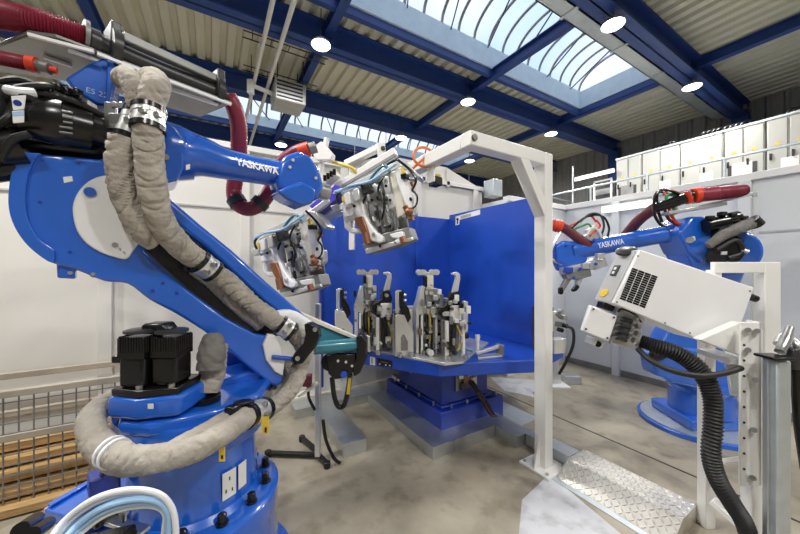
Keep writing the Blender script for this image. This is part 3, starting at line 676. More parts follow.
# beige fabric hoses
def hose(pts, r, seed, n=150, m='fabric', w=.12, nm='fabric_sleeve', off=0):
    b = MB(); b.tube(pts, r, n=n, seg=40, wrinkle=w, seed=seed); return b.build(nm, m, rb, smooth=60)
def O(px, py, off): return U(px, py, off)
H1 = [O(128, 88, -.03), O(125, 76, -.10), O(131, 72, -.17), O(138, 84, -.19), O(135, 104, -.19)]
hose([O(138, 112, -.15), O(136, 98, -.16), O(132, 84, -.15), O(127, 76, -.10), O(121, 80, 0)], .038, 1, 80)
hose([O(149, 112, -.17), O(152, 98, -.18), O(155, 88, -.17), O(156, 82, -.11), O(150, 81, -.04), O(142, 88, .0)], .050, 2, 90)
hose([O(125, 138, -.15), O(121, 158, -.14), O(122, 180, -.13), O(129, 205, -.12), O(141, 228, -.11), O(157, 240, -.08)], .050, 3, 200, w=.13)
hose([O(148, 128, -.19), O(149, 150, -.19), O(151, 175, -.19), O(155, 200, -.18), O(163, 224, -.15), O(180, 246, -.09), O(198, 260, -.05)], .051, 4, 240, w=.13)
hose([O(202, 264, -.04), O(225, 280, -.01), O(250, 302, .0), O(276, 322, .0), O(289, 331, -.01)], .048, 5, 170, w=.13)
hose([O(196, 268, .03), O(216, 285, .05), O(240, 308, .06), O(262, 325, .06)], .038, 6, 120, w=.13)
def P2(px, py, d): return P(px, py, d)
hose([P(292, 332, 1.80), P(300, 342, 1.84), P(305, 352, 1.86), P(300, 366, 1.84), P(296, 380, 1.80), P(285, 396, 1.72), P(266, 410, 1.62), P(254, 414, 1.57)], .046, 7, 150, w=.13)
hose([P(288, 360, 1.95), P(284, 374, 1.9), P(272, 392, 1.8), P(258, 404, 1.7)], .038, 8, 110, w=.13)
hose([P(250, 415, 1.40), P(225, 432, 1.24), P(195, 449, 1.13), P(165, 457, 1.08), P(135, 459, 1.06), P(112, 452, 1.08), P(96, 438, 1.13), P(91, 421, 1.22), P(102, 406, 1.32), P(118, 398, 1.42)], .045, 9, 260, w=.09)
hose([P(246, 409, 1.46), P(220, 424, 1.30), P(190, 441, 1.19), P(150, 462, 1.10), P(120, 464, 1.09), P(100, 452, 1.13), P(90, 438, 1.18), P(90, 424, 1.26)], .037, 10, 240, w=.09)
hose([P(215, 345, 1.52), P(213, 368, 1.48), P(208, 392, 1.45)], [.058, .058, .045], 11, 60, m='fabric', w=.07)
hose([P(213, 336, 1.48), P(212, 352, 1.44), P(210, 370, 1.42)], [.04, .060, .056], 12, 60, m='fabric_dark', w=.07)
# buckled clamps over the sleeves
def cuff(p, q, r, m='alu', w=None, extra=True):
    p = Vector(p); q = Vector(q); a = (q-p); L = a.length; a.normalize(); b = MB()
    b.lathe(p, [(0, r*.8), (0, r*1.06), (L*.3, r*1.06), (L*.3, r*1.0), (L*.7, r*1.0), (L*.7, r*1.06), (L, r*1.06), (L, r*.8)], axis=a, seg=28); c1 = b.build('hose_clamp', m, rb)
    for t0, t1 in ((-.25, .06), (.94, 1.25)):
        b = MB(); b.lathe(p+a*L*t0, [(0, r*.8), (0, r*1.10), (L*(t1-t0), r*1.10), (L*(t1-t0), r*.8)], axis=a, seg=28); b.build('strap', 'black', c1)
    tocam = (EYE-(p+q)/2); tocam = (tocam-a*tocam.dot(a)).normalized(); b = MB()
    side = a.cross(tocam)
    for s_ in (-.5, .35): b = MB(); b.box((p+q)/2+tocam*r*1.05+side*r*s_, (.022, .022, .022), mr); b.build('buckle', 'steel', c1, bevel=.003)
    return c1
cuff(O(149, 112, -.18), O(148, 127, -.19), .054); cuff(O(136, 114, -.14), O(128, 136, -.14), .040)
cuff(O(200, 262, -.05), O(211, 270, -.03), .053); cuff(O(281, 325, .0), O(290, 331, -.01), .052)
cuff(P(262, 410, 1.5), P(249, 415.5, 1.40), .050); cuff(P(252, 404, 1.55), P(243, 409, 1.46), .042, 'black')
b = MB(); b.bar(O(110, 120, -.06), O(140, 122, -.1), .03, .05); b.bar(O(111, 102, -.06), O(111, 128, -.06), .012, .05); b.bar(O(112, 106, -.07), O(128, 104, -.12), .012, .02); b.build('clamp_bracket', 'steel', rb, bevel=.004)
b = MB(); b.bar(O(184, 264, -.02), O(206, 270, -.02), .05, .06); b.build('clamp_bracket', 'black', rb, bevel=.005)
b = MB(); b.bar(P(235, 407, 1.38), P(252, 404, 1.44), .05, .045); b.bar(P(228, 412, 1.32), P(238, 408, 1.38), .045, .04); b.build('clamp_bracket', 'black', rb, bevel=.008)
b = MB(); b.cyl(P(206, 398, 1.43)-UP*.012, P(206, 398, 1.43)+UP*.012, .06); b.build('sleeve_foot', 'black', rb)
for px in (109, 116):   # white ties round the lower sleeve
    pass
for q0, q1 in (((105, 458), (108, 455)), ((110, 461), (113, 458))):
    a = P(*q1, 1.2)-P(*q0, 1.215); 
c_ = P(113, 452.5, 1.08); ax_ = P(122, 453.5, 1.065)-P(104, 444, 1.10)
for s_ in (-.012, .012):
    b = MB(); a = ax_.normalized(); b.lathe(c_+a*(s_-.004), [(0, .042), (0, .051), (.008, .051), (.008, .042)], axis=a, seg=24); b.build('cable_tie', 'cable_white', rb)
# yellow hanging tags
b = MB(); b.box(P(222, 454, 1.20), (.022, .004, .055), mr); t1 = b.build('yellow_tag', 'sticker_yellow', rb)
b = MB(); b.box(P(222, 457, 1.195), (.007, .004, .012), mr); b.build('tag_mark', 'black', t1)
b = MB(); b.box(P(265.5, 425, 1.42), (.03, .004, .075), mr); t1 = b.build('yellow_tag', 'sticker_yellow', rb)
b = MB(); b.box(P(265.7, 430, 1.415), (.008, .004, .022), mr); b.build('tag_mark', 'black', t1)
# connection block at the back of the base
def cb(px, py, z): return G(px, py, z)
tz_ = .62
top = [G(44, 509, tz_), G(90, 481, tz_), G(112, 476, tz_), G(145, 480, tz_), G(128, 500, tz_), G(76, 520, tz_)]
b = MB(); b.prism(top, UP*-.05); b.build('connection_block', 'robot_blue', rb, bevel=.005)
b = MB(); b.prism([G(47, 506.5, tz_), G(88, 482.5, tz_), G(92, 484, tz_), G(51, 508.5, tz_)], UP*.012); b.build('block_rib', 'robot_blue', rb, bevel=.003)
b = MB(); c_ = P(104, 481, 1.30); b.box(c_, (.095, .10, .085), Matrix.Rotation(.3, 3, 'Z')); b.build('lifting_block', 'deep_blue', rb, bevel=.008)
b = MB(); b.tube([P(103, 474, 1.25), P(107, 466, 1.20), P(112, 460, 1.15)], .012, n=8, seg=8); b.build('strap', 'black', rb)
cpl = [G(43, 509, tz_-.05), G(76, 520, tz_-.05)]
b = MB(); b.prism([cpl[0], cpl[1], cpl[1]-UP*.22, cpl[0]-UP*.22], F*.06); b.build('connector_plate', 'alu', rb, bevel=.004)
cpl = [G(76, 520, tz_-.05), G(128, 500, tz_-.05)]
b = MB(); b.prism([cpl[0], cpl[1], cpl[1]-UP*.22, cpl[0]-UP*.22], F*.06); b.build('side_plate', 'deep_blue', rb, bevel=.004)
for q in ((20, 527, 1.0, .022), (31, 532, 1.0, .022)):
    b = MB(); b.tube([P(q[0], q[1]+3, q[2]), P(q[0]+16, q[1]-8, q[2]+.12)], q[3], n=1, seg=14); b.build('connector', 'black', rb)
b = MB(); b.bar(P(92, 524, 1.05), P(124, 509, 1.13), .05, .03); b.build('connector', 'black', rb, bevel=.008)
b = MB(); b.bar(P(84, 546, 1.0), P(130, 536, 1.0), .06, .04); b.build('connector', 'black', rb, bevel=.008)
b = MB(); b.bar(P(105, 519, 1.08), P(146, 531, 1.04), .035, .012); b.build('bracket', 'steel', rb, bevel=.003)
b = MB(); b.bar(P(100, 511, 1.1), P(126, 500, 1.2), .02, .015); b.build('bracket', 'galv_light', rb, bevel=.003)
b = MB(); b.cyl(P(124, 521, 1.05), P(124, 508, 1.05), .008); b.build('bolt', 'steel', rb)
b = MB(); b.cyl(P(124, 514, 1.05), P(124, 511, 1.05), .014); b.build('bolt', 'steel', rb)
# pale blue and white cables curving over the block
for k, m_ in enumerate(('cable_white', 'cable_white', 'cable_blue', 'cable_blue', 'cable_blue', 'cable_white')):
    o = k*3.3; dz = .93+.012*(k % 3)
    b = MB(); b.tube([P(46+o*1.3, 545+o*.2, dz-.06), P(66+o, 519+o*.75, dz-.01), P(96+o*.7, 498+o*.95, dz), P(130+o*.35, 489.5+o*1.0, dz+.03), P(158-o*.1, 493.5+o*.8, dz+.05), P(172-o*.4, 508+o*.4, dz+.06), P(176-o*.7, 530, dz+.06), P(176-o*.8, 560, dz+.05)], .0085, n=70, seg=10); b.build('cable', m_, rb)
b = MB(); b.prism([P(x, y, 1.74) for x, y in ((304, 324), (310, 323), (318, 328), (319, 338), (315, 347), (308, 356), (302, 364), (294, 365), (291, 359), (295, 352), (303, 344), (305, 335))], F*.06); b.build('yoke_plate', 'black', rb, bevel=.006)
for q in ((315, 329.5), (297.5, 358.5)):
    b = MB(); b.cyl(P(*q, 1.73), P(*q, 1.75), .013, seg=14); b.build('bolt', 'steel', rb)
b = MB(); b.bar(P(305, 341, 1.78), P(314, 347, 2.0), .06, .05); b.build('arm', 'alu_dark', rb, bevel=.008)
# ================================================================== TURNTABLE
TZ = .77
tt = thing('turntable', 'blue welding turntable with a tall blue partition in the middle of the cell', 'turntable', (2.19, 2.81, .0))
poly = [(1.67, 2.15), (2.47, 1.80), (3.15, 1.95), (3.42, 2.6), (3.1, 3.25), (2.4, 3.5), (1.5, 3.45), (1.22, 2.85)]
b = MB(); b.prism([Vector((x, y, TZ-.115)) for x, y in poly], UP*.115); b.build('table_deck', 'table_blue', tt, bevel=.008)
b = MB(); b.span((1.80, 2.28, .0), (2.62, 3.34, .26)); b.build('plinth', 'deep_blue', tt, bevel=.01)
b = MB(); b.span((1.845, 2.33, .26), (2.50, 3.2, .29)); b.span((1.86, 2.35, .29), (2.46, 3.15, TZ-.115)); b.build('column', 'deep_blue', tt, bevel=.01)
b = MB(); b.span((2.02, 2.335, .40), (2.30, 2.35, .62)); s_ = b.build('service_opening', 'alu_dark', tt)
for k, (x, z, m) in enumerate(((2.07, .55, 'steel'), (2.13, .50, 'copper'), (2.19, .56, 'alu'), (2.24, .47, 'cream'), (2.10, .44, 'dark_grey'))):
    b = MB(); b.span((x-.03, 2.31, z-.035), (x+.03, 2.335, z+.035)); b.build('valve_block', m, s_, bevel=.004)
for k, (dx, m) in enumerate(((0, 'black'), (.02, 'maroon'), (.04, 'black'), (.055, 'rubber'))):
    b = MB(); b.tube([(2.16+dx, 2.32, .48), (2.20+dx, 2.27, .40), (2.27+dx, 2.22, .27), (2.33+dx, 2.20, .16), (2.40+dx*.5, 2.19, .12)], .008, n=24, seg=8); b.build('cable', m, tt)
for x, y in ((1.84, 2.45), (1.84, 2.7), (1.84, 2.95), (1.84, 3.2), (1.95, 2.32), (2.15, 2.32), (2.35, 2.32), (2.55, 2.32)):
    b = MB(); b.cyl((x, y, .26), (x, y, .30), .012, seg=8); b.build('bolt', 'steel', tt)
b = MB(); b.box((1.835, 2.95, .52), (.05, .09, .05)); b.cyl((1.86, 2.85, .5), (1.80, 2.8, .5), .02); b.build('connector', 'steel', tt, bevel=.004)
b = MB(); b.box((1.79, 3.1, .35), (.05, .1, .04)); b.cyl((1.78, 3.02, .36), (1.74, 2.95, .37), .016); b.build('connector', 'steel', tt, bevel=.004)
PX, PY, PT = 2.89, 3.46, 2.33
b = MB(); b.span((PX-.02, 2.06, TZ), (PX+.02, PY, PT)); pp = b.build('partition_panel', 'table_blue', tt, bevel=.004)
b = MB(); b.span((PX-.028, 2.02, TZ), (PX+.028, 2.06, PT+.01)); b.build('edge_post', 'table_blue', pp, bevel=.003)
b = MB(); b.span((1.05, PY-.02, TZ), (PX, PY+.02, PT-.06)); p2 = b.build('partition_panel', 'table_blue', tt, bevel=.004)
b = MB(); b.span((2.28, PY-.035, TZ), (2.34, PY-.015, PT-.06)); b.build('seam_post', 'table_blue', p2, bevel=.003)
b = MB(); b.span((1.02, PY-.03, TZ-.5), (1.06, PY+.03, PT-.06)); b.build('edge_post', 'deep_blue', p2, bevel=.003)
# sign on the partition
q = [onX(456, 217, PX-.021), onX(475, 212, PX-.021), onX(475, 217.5, PX-.021), onX(456, 223, PX-.021)]
b = MB(); b.prism([onX(455.5, 216.5, PX-.024), onX(480, 209.5, PX-.024), onX(480, 214.5, PX-.024), onX(459.5, 219.8, PX-.024), onX(459.2, 224.5, PX-.024), onX(455.5, 225.5, PX-.024)], Vector((.003, 0, 0))); sg = b.build('direction_sign', 'label_white', tt)
b = MB(); b.prism([onX(460.5, 216.2, PX-.026), onX(471, 213.2, PX-.026), onX(471, 216, PX-.026), onX(460.5, 219, PX-.026)], Vector((.001, 0, 0))); b.build('print', 'label_grey', sg)
ar = [(457.4, 217.6), (459, 219.6), (458, 219.6), (458, 224), (456.9, 224), (456.9, 219.9), (455.9, 219.9)]
b = MB(); b.prism([onX(x, y, PX-.026) for x, y in ar], Vector((.001, 0, 0))); b.build('arrow', 'black', sg)
# number plate on the rim
e0 = Vector((1.22, 2.85, 0)); e1 = Vector((1.67, 2.15, 0)); ev = (e1-e0).normalized(); en = Vector((-ev.y, ev.x, 0)); 
if en.dot(EYE-e0) < 0: en = -en
def rimp(px, py, o=.004):
    pl = Plane(e0+en*o, en); return pl(px, py)
b = MB(); b.prism([rimp(*q) for q in ((370, 356.5), (375, 357.8), (375, 365.5), (370, 364.5))], -en*.003); np_ = b.build('number_plate', 'label_white', tt)
text('1', 'number', rimp(371.6, 363.6, .006), ev, UP, (rimp(371.6, 357.6, .006)-rimp(371.6, 363.6, .006)).z, 'black', np_)
b = MB(); b.prism([rimp(*q) for q in ((377, 358), (392, 361), (392, 367.5), (377, 365.2))], -en*.003); np_ = b.build('type_plate', 'black', tt)
b = MB(); b.prism([rimp(*q, .006) for q in ((381, 361.3), (388, 362.6), (388, 363.4), (381, 362.1))], -en*.001); b.build('print', 'copper', np_)
for q in ((379, 364.3), (385, 365.4), (389, 366)):
    b = MB(); b.prism([rimp(q[0]+dx, q[1]+dy, .006) for dx, dy in ((0, -1), (1.5, -.8), (1.5, .2), (0, 0))], -en*.001); b.build('print', 'label_white', np_)

# silver fixture plate with its clamping fixtures
fp = [G(352, 334, TZ+.003), G(366, 350, TZ+.003), G(445, 365.5, TZ+.003), G(463, 363.5, TZ+.003), G(489, 344, TZ+.003), G(430, 329, TZ+.003)]
b = MB(); b.prism([Vector((q.x, q.y, TZ)) for q in fp], UP*.022); tag(b.build('fixture_plate', 'alu', bevel=.003), 'silver base plate on the turntable deck carrying the clamp fixtures', 'plate')
FZ = TZ+.022
WA = Matrix((R, F, UP)).transposed()
class Loc:      # a small local frame on the table, x to the right in view, y away
    def __init__(s, px, d, yaw=0.0):
        s.o = P(px, 267, d); s.o.z = FZ; c, q = math.cos(yaw), math.sin(yaw); s.x = R*c+F*q; s.y = F*c-R*q; s.m = Matrix((s.x, s.y, UP)).transposed()
    def __call__(s, x, y, z): return s.o+s.x*x+s.y*y+UP*z
    def bx(s, b, c, sz): return b.box(s(*c), sz, s.m)
def fittings(t, L, n, xr, zr, seed):      # small screws, sensors and brackets bolted on the front of a fixture
    rg = random.Random(seed)
    for k in range(n):
        x = rg.uniform(*xr); z = rg.uniform(*zr); y = rg.uniform(-.11, -.05); w = rg.uniform(.018, .045); h = rg.uniform(.02, .07)
        m = rg.choice(['alu', 'alu', 'steel', 'alu_dark', 'black', 'white_paint', 'cream', 'brown_steel'])
        b = MB()
        if rg.random() < .35: b.cyl(L(x, y, z), L(x, y+.05, z), w*.4, seg=10); b.build('screw', 'steel' if m == 'cream' else m, t)
        else: b.box(L(x, y, z), (w, rg.uniform(.02, .05), h), L.m); b.build('bracket', m, t, bevel=.003)
def clamp_post(px, d, label, sc=1.0):
    L = Loc(px, d, .25); t = thing('clamp_post', label, 'clamp fixture', L.o, 'clamp fixtures on the turntable')
    out = [(-.085, 0), (-.085, .36), (-.07, .38), (-.0, .37), (.03, .30), (.085, .22), (.085, 0)]
    b = MB(); b.prism([L(x, -.02, z) for x, z in out[::-1]], L.y*.03); pl = b.build('side_plate', 'alu', t, bevel=.004)
    b = MB(); b.prism([L(x, .08, z) for x, z in out[::-1]], L.y*.03); b.build('side_plate', 'alu', t, bevel=.004)
    b = MB(); b.prism([L(x, -.024, z) for x, z in ((-.035, .05), (-.035, .17), (-.015, .20), (.0, .19), (.03, .13), (.03, .05))], L.y*.006); b.build('slot', 'alu_dark', pl)
    b = MB(); L.bx(b, (-.03, .045, .17), (.05, .09, .34)); b.build('cylinder_body', 'alu_dark', t, bevel=.006)
    b = MB(); b.prism([L(x, .0, z) for x, z in ((-.02, .36), (-.03, .46), (-.035, .58), (.0, .60), (.0, .5), (.05, .42), (.07, .34), (.03, .28))], L.y*.07); b.build('clamp_jaw', 'black', t, bevel=.006)
    b = MB(); b.bar(L(-.055, .035, .38), L(-.055, .035, .585), .03, .035); b.bar(L(-.06, .035, .585), L(-.02, .035, .585), .03, .02); b.build('clamp_arm', 'alu', t, bevel=.004)
    for z in (.45, .50, .55):
        b = MB(); b.cyl(L(.0, .035, z), L(.03, .035, z), .011, seg=8); b.build('bolt', 'steel', t)
    for x in (-.05, .05):
        b = MB(); b.cyl(L(x, -.05, 0), L(x, -.05, .035), .02, seg=12); b.build('foot', 'steel', t)
    return t
def roller_tower(px, d, label):
    L = Loc(px, d, .2); t = thing('roller_clamp_tower', label, 'clamp fixture', L.o, 'clamp fixtures on the turntable')
    for x, h_ in ((-.11, .40), (.10, .37)):
        b = MB(); L.bx(b, (x, 0, h_/2), (.03, .13, h_)); b.build('side_plate', 'alu', t, bevel=.004)
    for x, h_ in ((-.075, .36), (.065, .36)):
        b = MB(); L.bx(b, (x, -.085, h_/2), (.02, .02, h_)); b.build('upright', 'white_paint', t, bevel=.003)
    b = MB(); L.bx(b, (0, .05, .18), (.15, .06, .36)); b.build('back_plate', 'alu_dark', t, bevel=.004)
    for x in (-.05, .02):
        b = MB(); b.cyl(L(x, -.02, 0), L(x, -.02, .36), .018, seg=12); b.build('guide_rod', 'steel', t)
    b = MB(); b.prism([L(x, -.06, z) for x, z in ((-.13, .36), (-.13, .42), (-.10, .50), (-.07, .62), (-.04, .62), (-.04, .46), (.0, .42), (.12, .42), (.12, .36))], L.y*.12); b.build('carriage', 'alu', t, bevel=.006)
    b = MB(); L.bx(b, (.03, -.01, .51), (.12, .11, .19)); b.build('head_block', 'alu_dark', t, bevel=.008)
    for k, (x, z, w) in enumerate(((.0, .46, .04), (.06, .52, .05), (.02, .56, .03), (.08, .44, .03))):
        b = MB(); L.bx(b, (x, -.075, z), (w, .03, w)); b.build('bracket', 'alu', t, bevel=.004)
    b = MB(); L.bx(b, (.02, 0, .66), (.07, .07, .14)); b.build('neck', 'cream', t, bevel=.006)
    b = MB(); L.bx(b, (-.025, -.02, .67), (.03, .06, .1)); b.build('clamp_jaw', 'black', t, bevel=.004)
    b = MB(); b.bar(L(-.10, -.01, .745), L(.11, -.01, .745), .035, .03); b.build('cross_arm', 'alu', t, bevel=.005)
    for x in (-.08, -.04, .05, .09):
        b = MB(); b.cyl(L(x, -.04, .758), L(x, .03, .758), .026, seg=14); b.build('roller', 'alu', t)
    for x in (-.06, .06):
        b = MB(); b.cyl(L(x, -.1, 0), L(x, -.1, .04), .02, seg=12); b.build('foot', 'steel', t)
    for k in range(3):
        b = MB(); b.tube([L(-.02+k*.03, -.05, .42), L(-.04+k*.05, -.08, .28), L(-.0+k*.02, -.04, .10)], .007, n=12, seg=6); b.build('air_hose', ('black', 'yellow', 'black')[k], t)
    fittings(t, L, 34, (-.13, .13), (.04, .64), 'roll'+label)
    return t
def hook_clamp(px, d, label):
    L = Loc(px, d, .3)
    t = thing('hook_clamp_tower', label, 'clamp fixture', L.o, 'clamp fixtures on the turntable'); HS = .80
    _l = L
    class LS:
        def __init__(s): s.o, s.x, s.y, s.m = _l.o, _l.x, _l.y, _l.m
        def __call__(s, x, y, z): return _l(x, y, z*HS)
        def bx(s, b, c, sz): return b.box(s(*c), (sz[0], sz[1], sz[2]*HS), s.m)
    L = LS()
    for x in (-.085, .075):
        b = MB(); L.bx(b, (x, -.05, .21), (.028, .03, .42)); b.build('upright', 'white_paint', t, bevel=.004)
    b = MB(); L.bx(b, (0, .06, .2), (.17, .04, .40)); b.build('back_plate', 'alu_dark', t, bevel=.004)
    b = MB(); b.cyl(L(0, -.0, .05), L(0, 0, .40), .026, seg=14); b.build('cylinder', 'dark_grey', t)
    b = MB(); b.tube([L(.02, -.04, .36), L(.05, -.06, .22), L(.02, -.05, .08)], .009, n=12, seg=8); b.build('air_hose', 'yellow', t)
    b = MB(); b.tube([L(-.02, -.04, .36), L(-.045, -.06, .22), L(-.02, -.05, .05)], .009, n=12, seg=8); b.build('air_hose', 'black', t)
    b = MB(); L.bx(b, (0, -.01, .50), (.11, .10, .17)); b.build('head_block', 'white_paint', t, bevel=.01)
    b = MB(); b.prism([L(x, -.05, z) for x, z in ((-.06, .40), (-.13, .47), (-.14, .56), (-.08, .60), (-.03, .64), (-.04, .72), (.03, .74), (.06, .64), (.04, .58), (-.05, .56))], L.y*.09); b.build('clamp_jaw', 'black', t, bevel=.006)
    b = MB(); b.prism([L(x, -.025, z) for x, z in ((-.02, .70), (.0, .80), (.02, .88), (.015, .915), (-.015, .92), (-.02, .945), (.03, .955), (.06, .93), (.062, .88), (.05, .80), (.035, .70))], L.y*.035); b.build('hook', 'alu', t, bevel=.005)
    b = MB(); L.bx(b, (.12, .02, .38), (.05, .07, .22)); b.build('side_block', 'alu', t, bevel=.005)
    for x in (-.085, .075):
        b = MB(); b.cyl(L(x, -.09, 0), L(x, -.09, .045), .022, seg=12); b.build('foot', 'steel', t)
    fittings(t, L, 26, (-.12, .14), (.06, .70), 'hook'+label)
    return t
for k in range(1):
    clamp_post(344, 3.15, 'leftmost clamp post on the turntable, with a black jaw and silver arm')
    clamp_post(404, 2.88, 'clamp post in the middle of the turntable row, with a slotted grey plate', 1)
    roller_tower(367, 3.18, 'left tower topped by four little rollers, on the turntable beside the leftmost clamp post')
    roller_tower(427, 3.02, 'right tower topped by four little rollers, on the turntable behind the slotted clamp post')
    hook_clamp(385, 3.02, 'left hook clamp on the turntable with two white uprights')
    hook_clamp(453, 2.84, 'right hook clamp standing at the front corner of the silver plate')
# background blocks, blades between the towers
L = Loc(413, 3.15, .2)
t = thing('support_block', 'pale plain support block behind the slotted clamp post on the turntable', 'fixture', L.o)
b = MB(); L.bx(b, (0, .05, .19), (.16, .10, .38)); b.build('block', 'cream', t, bevel=.008)
b = MB(); L.bx(b, (0, .05, .40), (.30, .06, .03)); b.build('cross_bar', 'alu', t, bevel=.005)
L = Loc(438, 2.95, .3)
t = thing('support_plate', 'tall perforated grey plate beside the right hook clamp', 'fixture', L.o)
b = MB(); b.prism([L(x, 0, z) for x, z in ((-.05, 0), (-.045, .28), (.0, .40), (.03, .55), (.055, .55), (.06, 0))], L.y*.03); pl = b.build('plate', 'alu_dark', t, bevel=.004)
for z in (.08, .18, .30, .42):
    b = MB(); b.cyl(L(.01, -.002, z), L(.01, .003, z), .016, seg=12); b.build('hole', 'black', pl)
b = MB(); b.cyl(L(-.10, -.08, .03), L(-.10, -.02, .03), .028, seg=16); b.build('roller', 'white_paint', t)
L = Loc(366, 2.98, .2)
t = tag(MB().prism([L(x, 0, z) for x, z in ((-.045, 0), (-.05, .15), (-.02, .17), (.04, .15), (.045, 0))], L.y*.05).build('stop_block', 'alu', bevel=.005), 'small silver stop block at the left front edge of the plate', 'fixture')
# lever clamp at the right end of the deck
L = Loc(490, 2.72, .35); L.o = G(490, 357, TZ)
t = thing('lever_clamp', 'silver lever clamp lying out over the right side of the blue deck', 'clamp', L.o)
b = MB(); b.prism([L(x, -.05, 0) for x in (-.16, .10)]+[L(x, .05, 0) for x in (.12, -.10)], UP*.02); b.build('base', 'alu', t, bevel=.004)
b = MB(); b.bar(L(-.15, 0, .05), L(.10, 0, .09), .04, .03); b.build('lever', 'alu', t, bevel=.005)
b = MB(); L.bx(b, (.11, 0, .055), (.04, .08, .11)); b.build('block', 'alu_dark', t, bevel=.005)
b = MB(); b.cyl(L(-.1, .05, .02), L(-.1, .05, .15), .014, seg=10); b.cyl(L(-.1, .05, .15), L(-.1, .05, .20), .022, seg=10); b.build('knob', 'white_paint', t)
for k in range(4):
    b = MB(); b.tube([L(-.32, .08+k*.02, .03), L(-.22, .1+k*.015, .06), L(-.15, .06, .05)], .008, n=10, seg=6); b.build('air_hose', ('teal', 'black', 'cable_blue', 'green')[k], t)

# ================================================================== PORTAL FRAME
pf = thing('portal_frame', 'white square-tube portal frame with a gusset, standing in front of the turntable', 'frame', (2.28, 1.58, 0))
ZB, ZT = 2.40, 2.50
x1, y1 = 2.28, 1.58; x0 = 1.50
b = MB(); b.span((x1-.05, y1-.05, .02), (x1+.05, y1+.05, ZT)); b.build('post', 'white_paint', pf, bevel=.008)
b = MB(); b.span((x0-.05, y1-.05, ZB), (x1-.05, y1+.05, ZT)); b.build('beam', 'white_paint', pf, bevel=.008)
b = MB(); b.span((x0-.05, y1+.05, ZB), (x0+.05, 2.38, ZT)); b.build('beam', 'white_paint', pf, bevel=.008)
b = MB(); b.bar((x1-.31, y1, ZB+.04), (x1+.0, y1, ZB-.40), .085, .096, up=(0, 1, 0)); b.build('gusset', 'white_paint', pf, bevel=.006)
b = MB(); b.span((x1-.13, y1-.13, .0), (x1+.13, y1+.13, .022)); b.build('base_plate', 'white_paint', pf, bevel=.004)
b = MB(); b.prism([Vector((x1-.05, y1-.006, .02)), Vector((x1-.12, y1-.006, .02)), Vector((x1-.05, y1-.006, .28))], (0, .012, 0)); b.build('base_rib', 'white_paint', pf)
b = MB(); b.cyl((x0-.02, y1-.062, 2.45), (x0-.02, y1-.045, 2.45), .022, seg=16); b.build('end_cap', 'black', pf)
for dx, dy in ((-.1, -.1), (.1, -.1), (.1, .1), (-.1, .1)):
    b = MB(); b.cyl((x1+dx, y1+dy, .022), (x1+dx, y1+dy, .035), .012, seg=8); b.build('bolt', 'steel', pf)
# sensor under the far beam and the orange hose round its end
sc_ = Vector((x0, 2.02, 2.28))
t = thing('light_sensor', 'small sensor with a dark lens hanging under the portal beam', 'sensor', sc_)
b = MB(); b.box(sc_+Vector((-.01, 0, .06)), (.012, .09, .14)); b.build('bracket', 'alu', t)
b = MB(); b.box(sc_+Vector((.035, 0, .0)), (.08, .09, .07)); b.build('lens_housing', 'black', t, bevel=.01)
b = MB(); b.box(sc_+Vector((.03, 0, .045)), (.07, .07, .02)); b.build('cap', 'yellow', t, bevel=.004)
b = MB(); rc = P(424, 157, 2.50)
b.tube([rc+R*(math.cos(a)*.085)+UP*(math.sin(a)*.075+.0)+F*(.03*math.cos(a)) for a in [2*PI*i/16*1.15-.3 for i in range(17)]]+[P(413, 168, 2.5)], .011, n=70, seg=8)
tag(b.build('orange_hose', 'orange'), 'orange air hose looped round the end of the portal beam', 'hose')

# ================================================================== FLOOR DUCTS, RAMP
def duct(name, x0, y0, x1, y1, h, label):
    t = thing(name, label, 'floor duct', ((x0+x1)/2, (y0+y1)/2, 0))
    b = MB(); b.span((x0, y0, 0), (x1, y1, h-.004)); b.build('channel', 'galv', t, bevel=.002)
    b = MB(); b.span((x0-.004, y0-.004, h-.004), (x1+.004, y1+.004, h)); b.build('lid', 'galv', t, bevel=.001)
    return t
duct('floor_duct', 1.57, 2.10, 1.80, 3.38, .105, 'galvanised floor duct along the left side of the turntable plinth')
duct('floor_duct', 1.805, 2.10, 2.30, 2.275, .105, 'galvanised floor duct across the front of the turntable plinth')
duct('floor_duct', 2.305, 1.86, 2.50, 2.275, .105, 'galvanised floor duct leading from the plinth toward the portal post')
duct('floor_duct', 2.42, 1.455, 2.56, 1.852, .105, 'short galvanised floor duct behind the portal foot, ending at the tread-plate ramp')
duct('floor_duct', .94, 2.50, 1.15, 3.38, .115, 'free-ended galvanised floor duct beside the foot of the tip dresser stand')
duct('floor_duct', .75, 3.39, 1.80, 3.59, .105, 'galvanised floor duct along the foot of the left wall')
for q in ((1.805, .08),):
    pass
b = MB(); b.span((2.62, 2.1, .0), (2.95, 2.75, .012)); tag(b.build('floor_plate', 'galv_light', bevel=.002), 'thin galvanised plate on the floor right of the turntable plinth', 'plate')
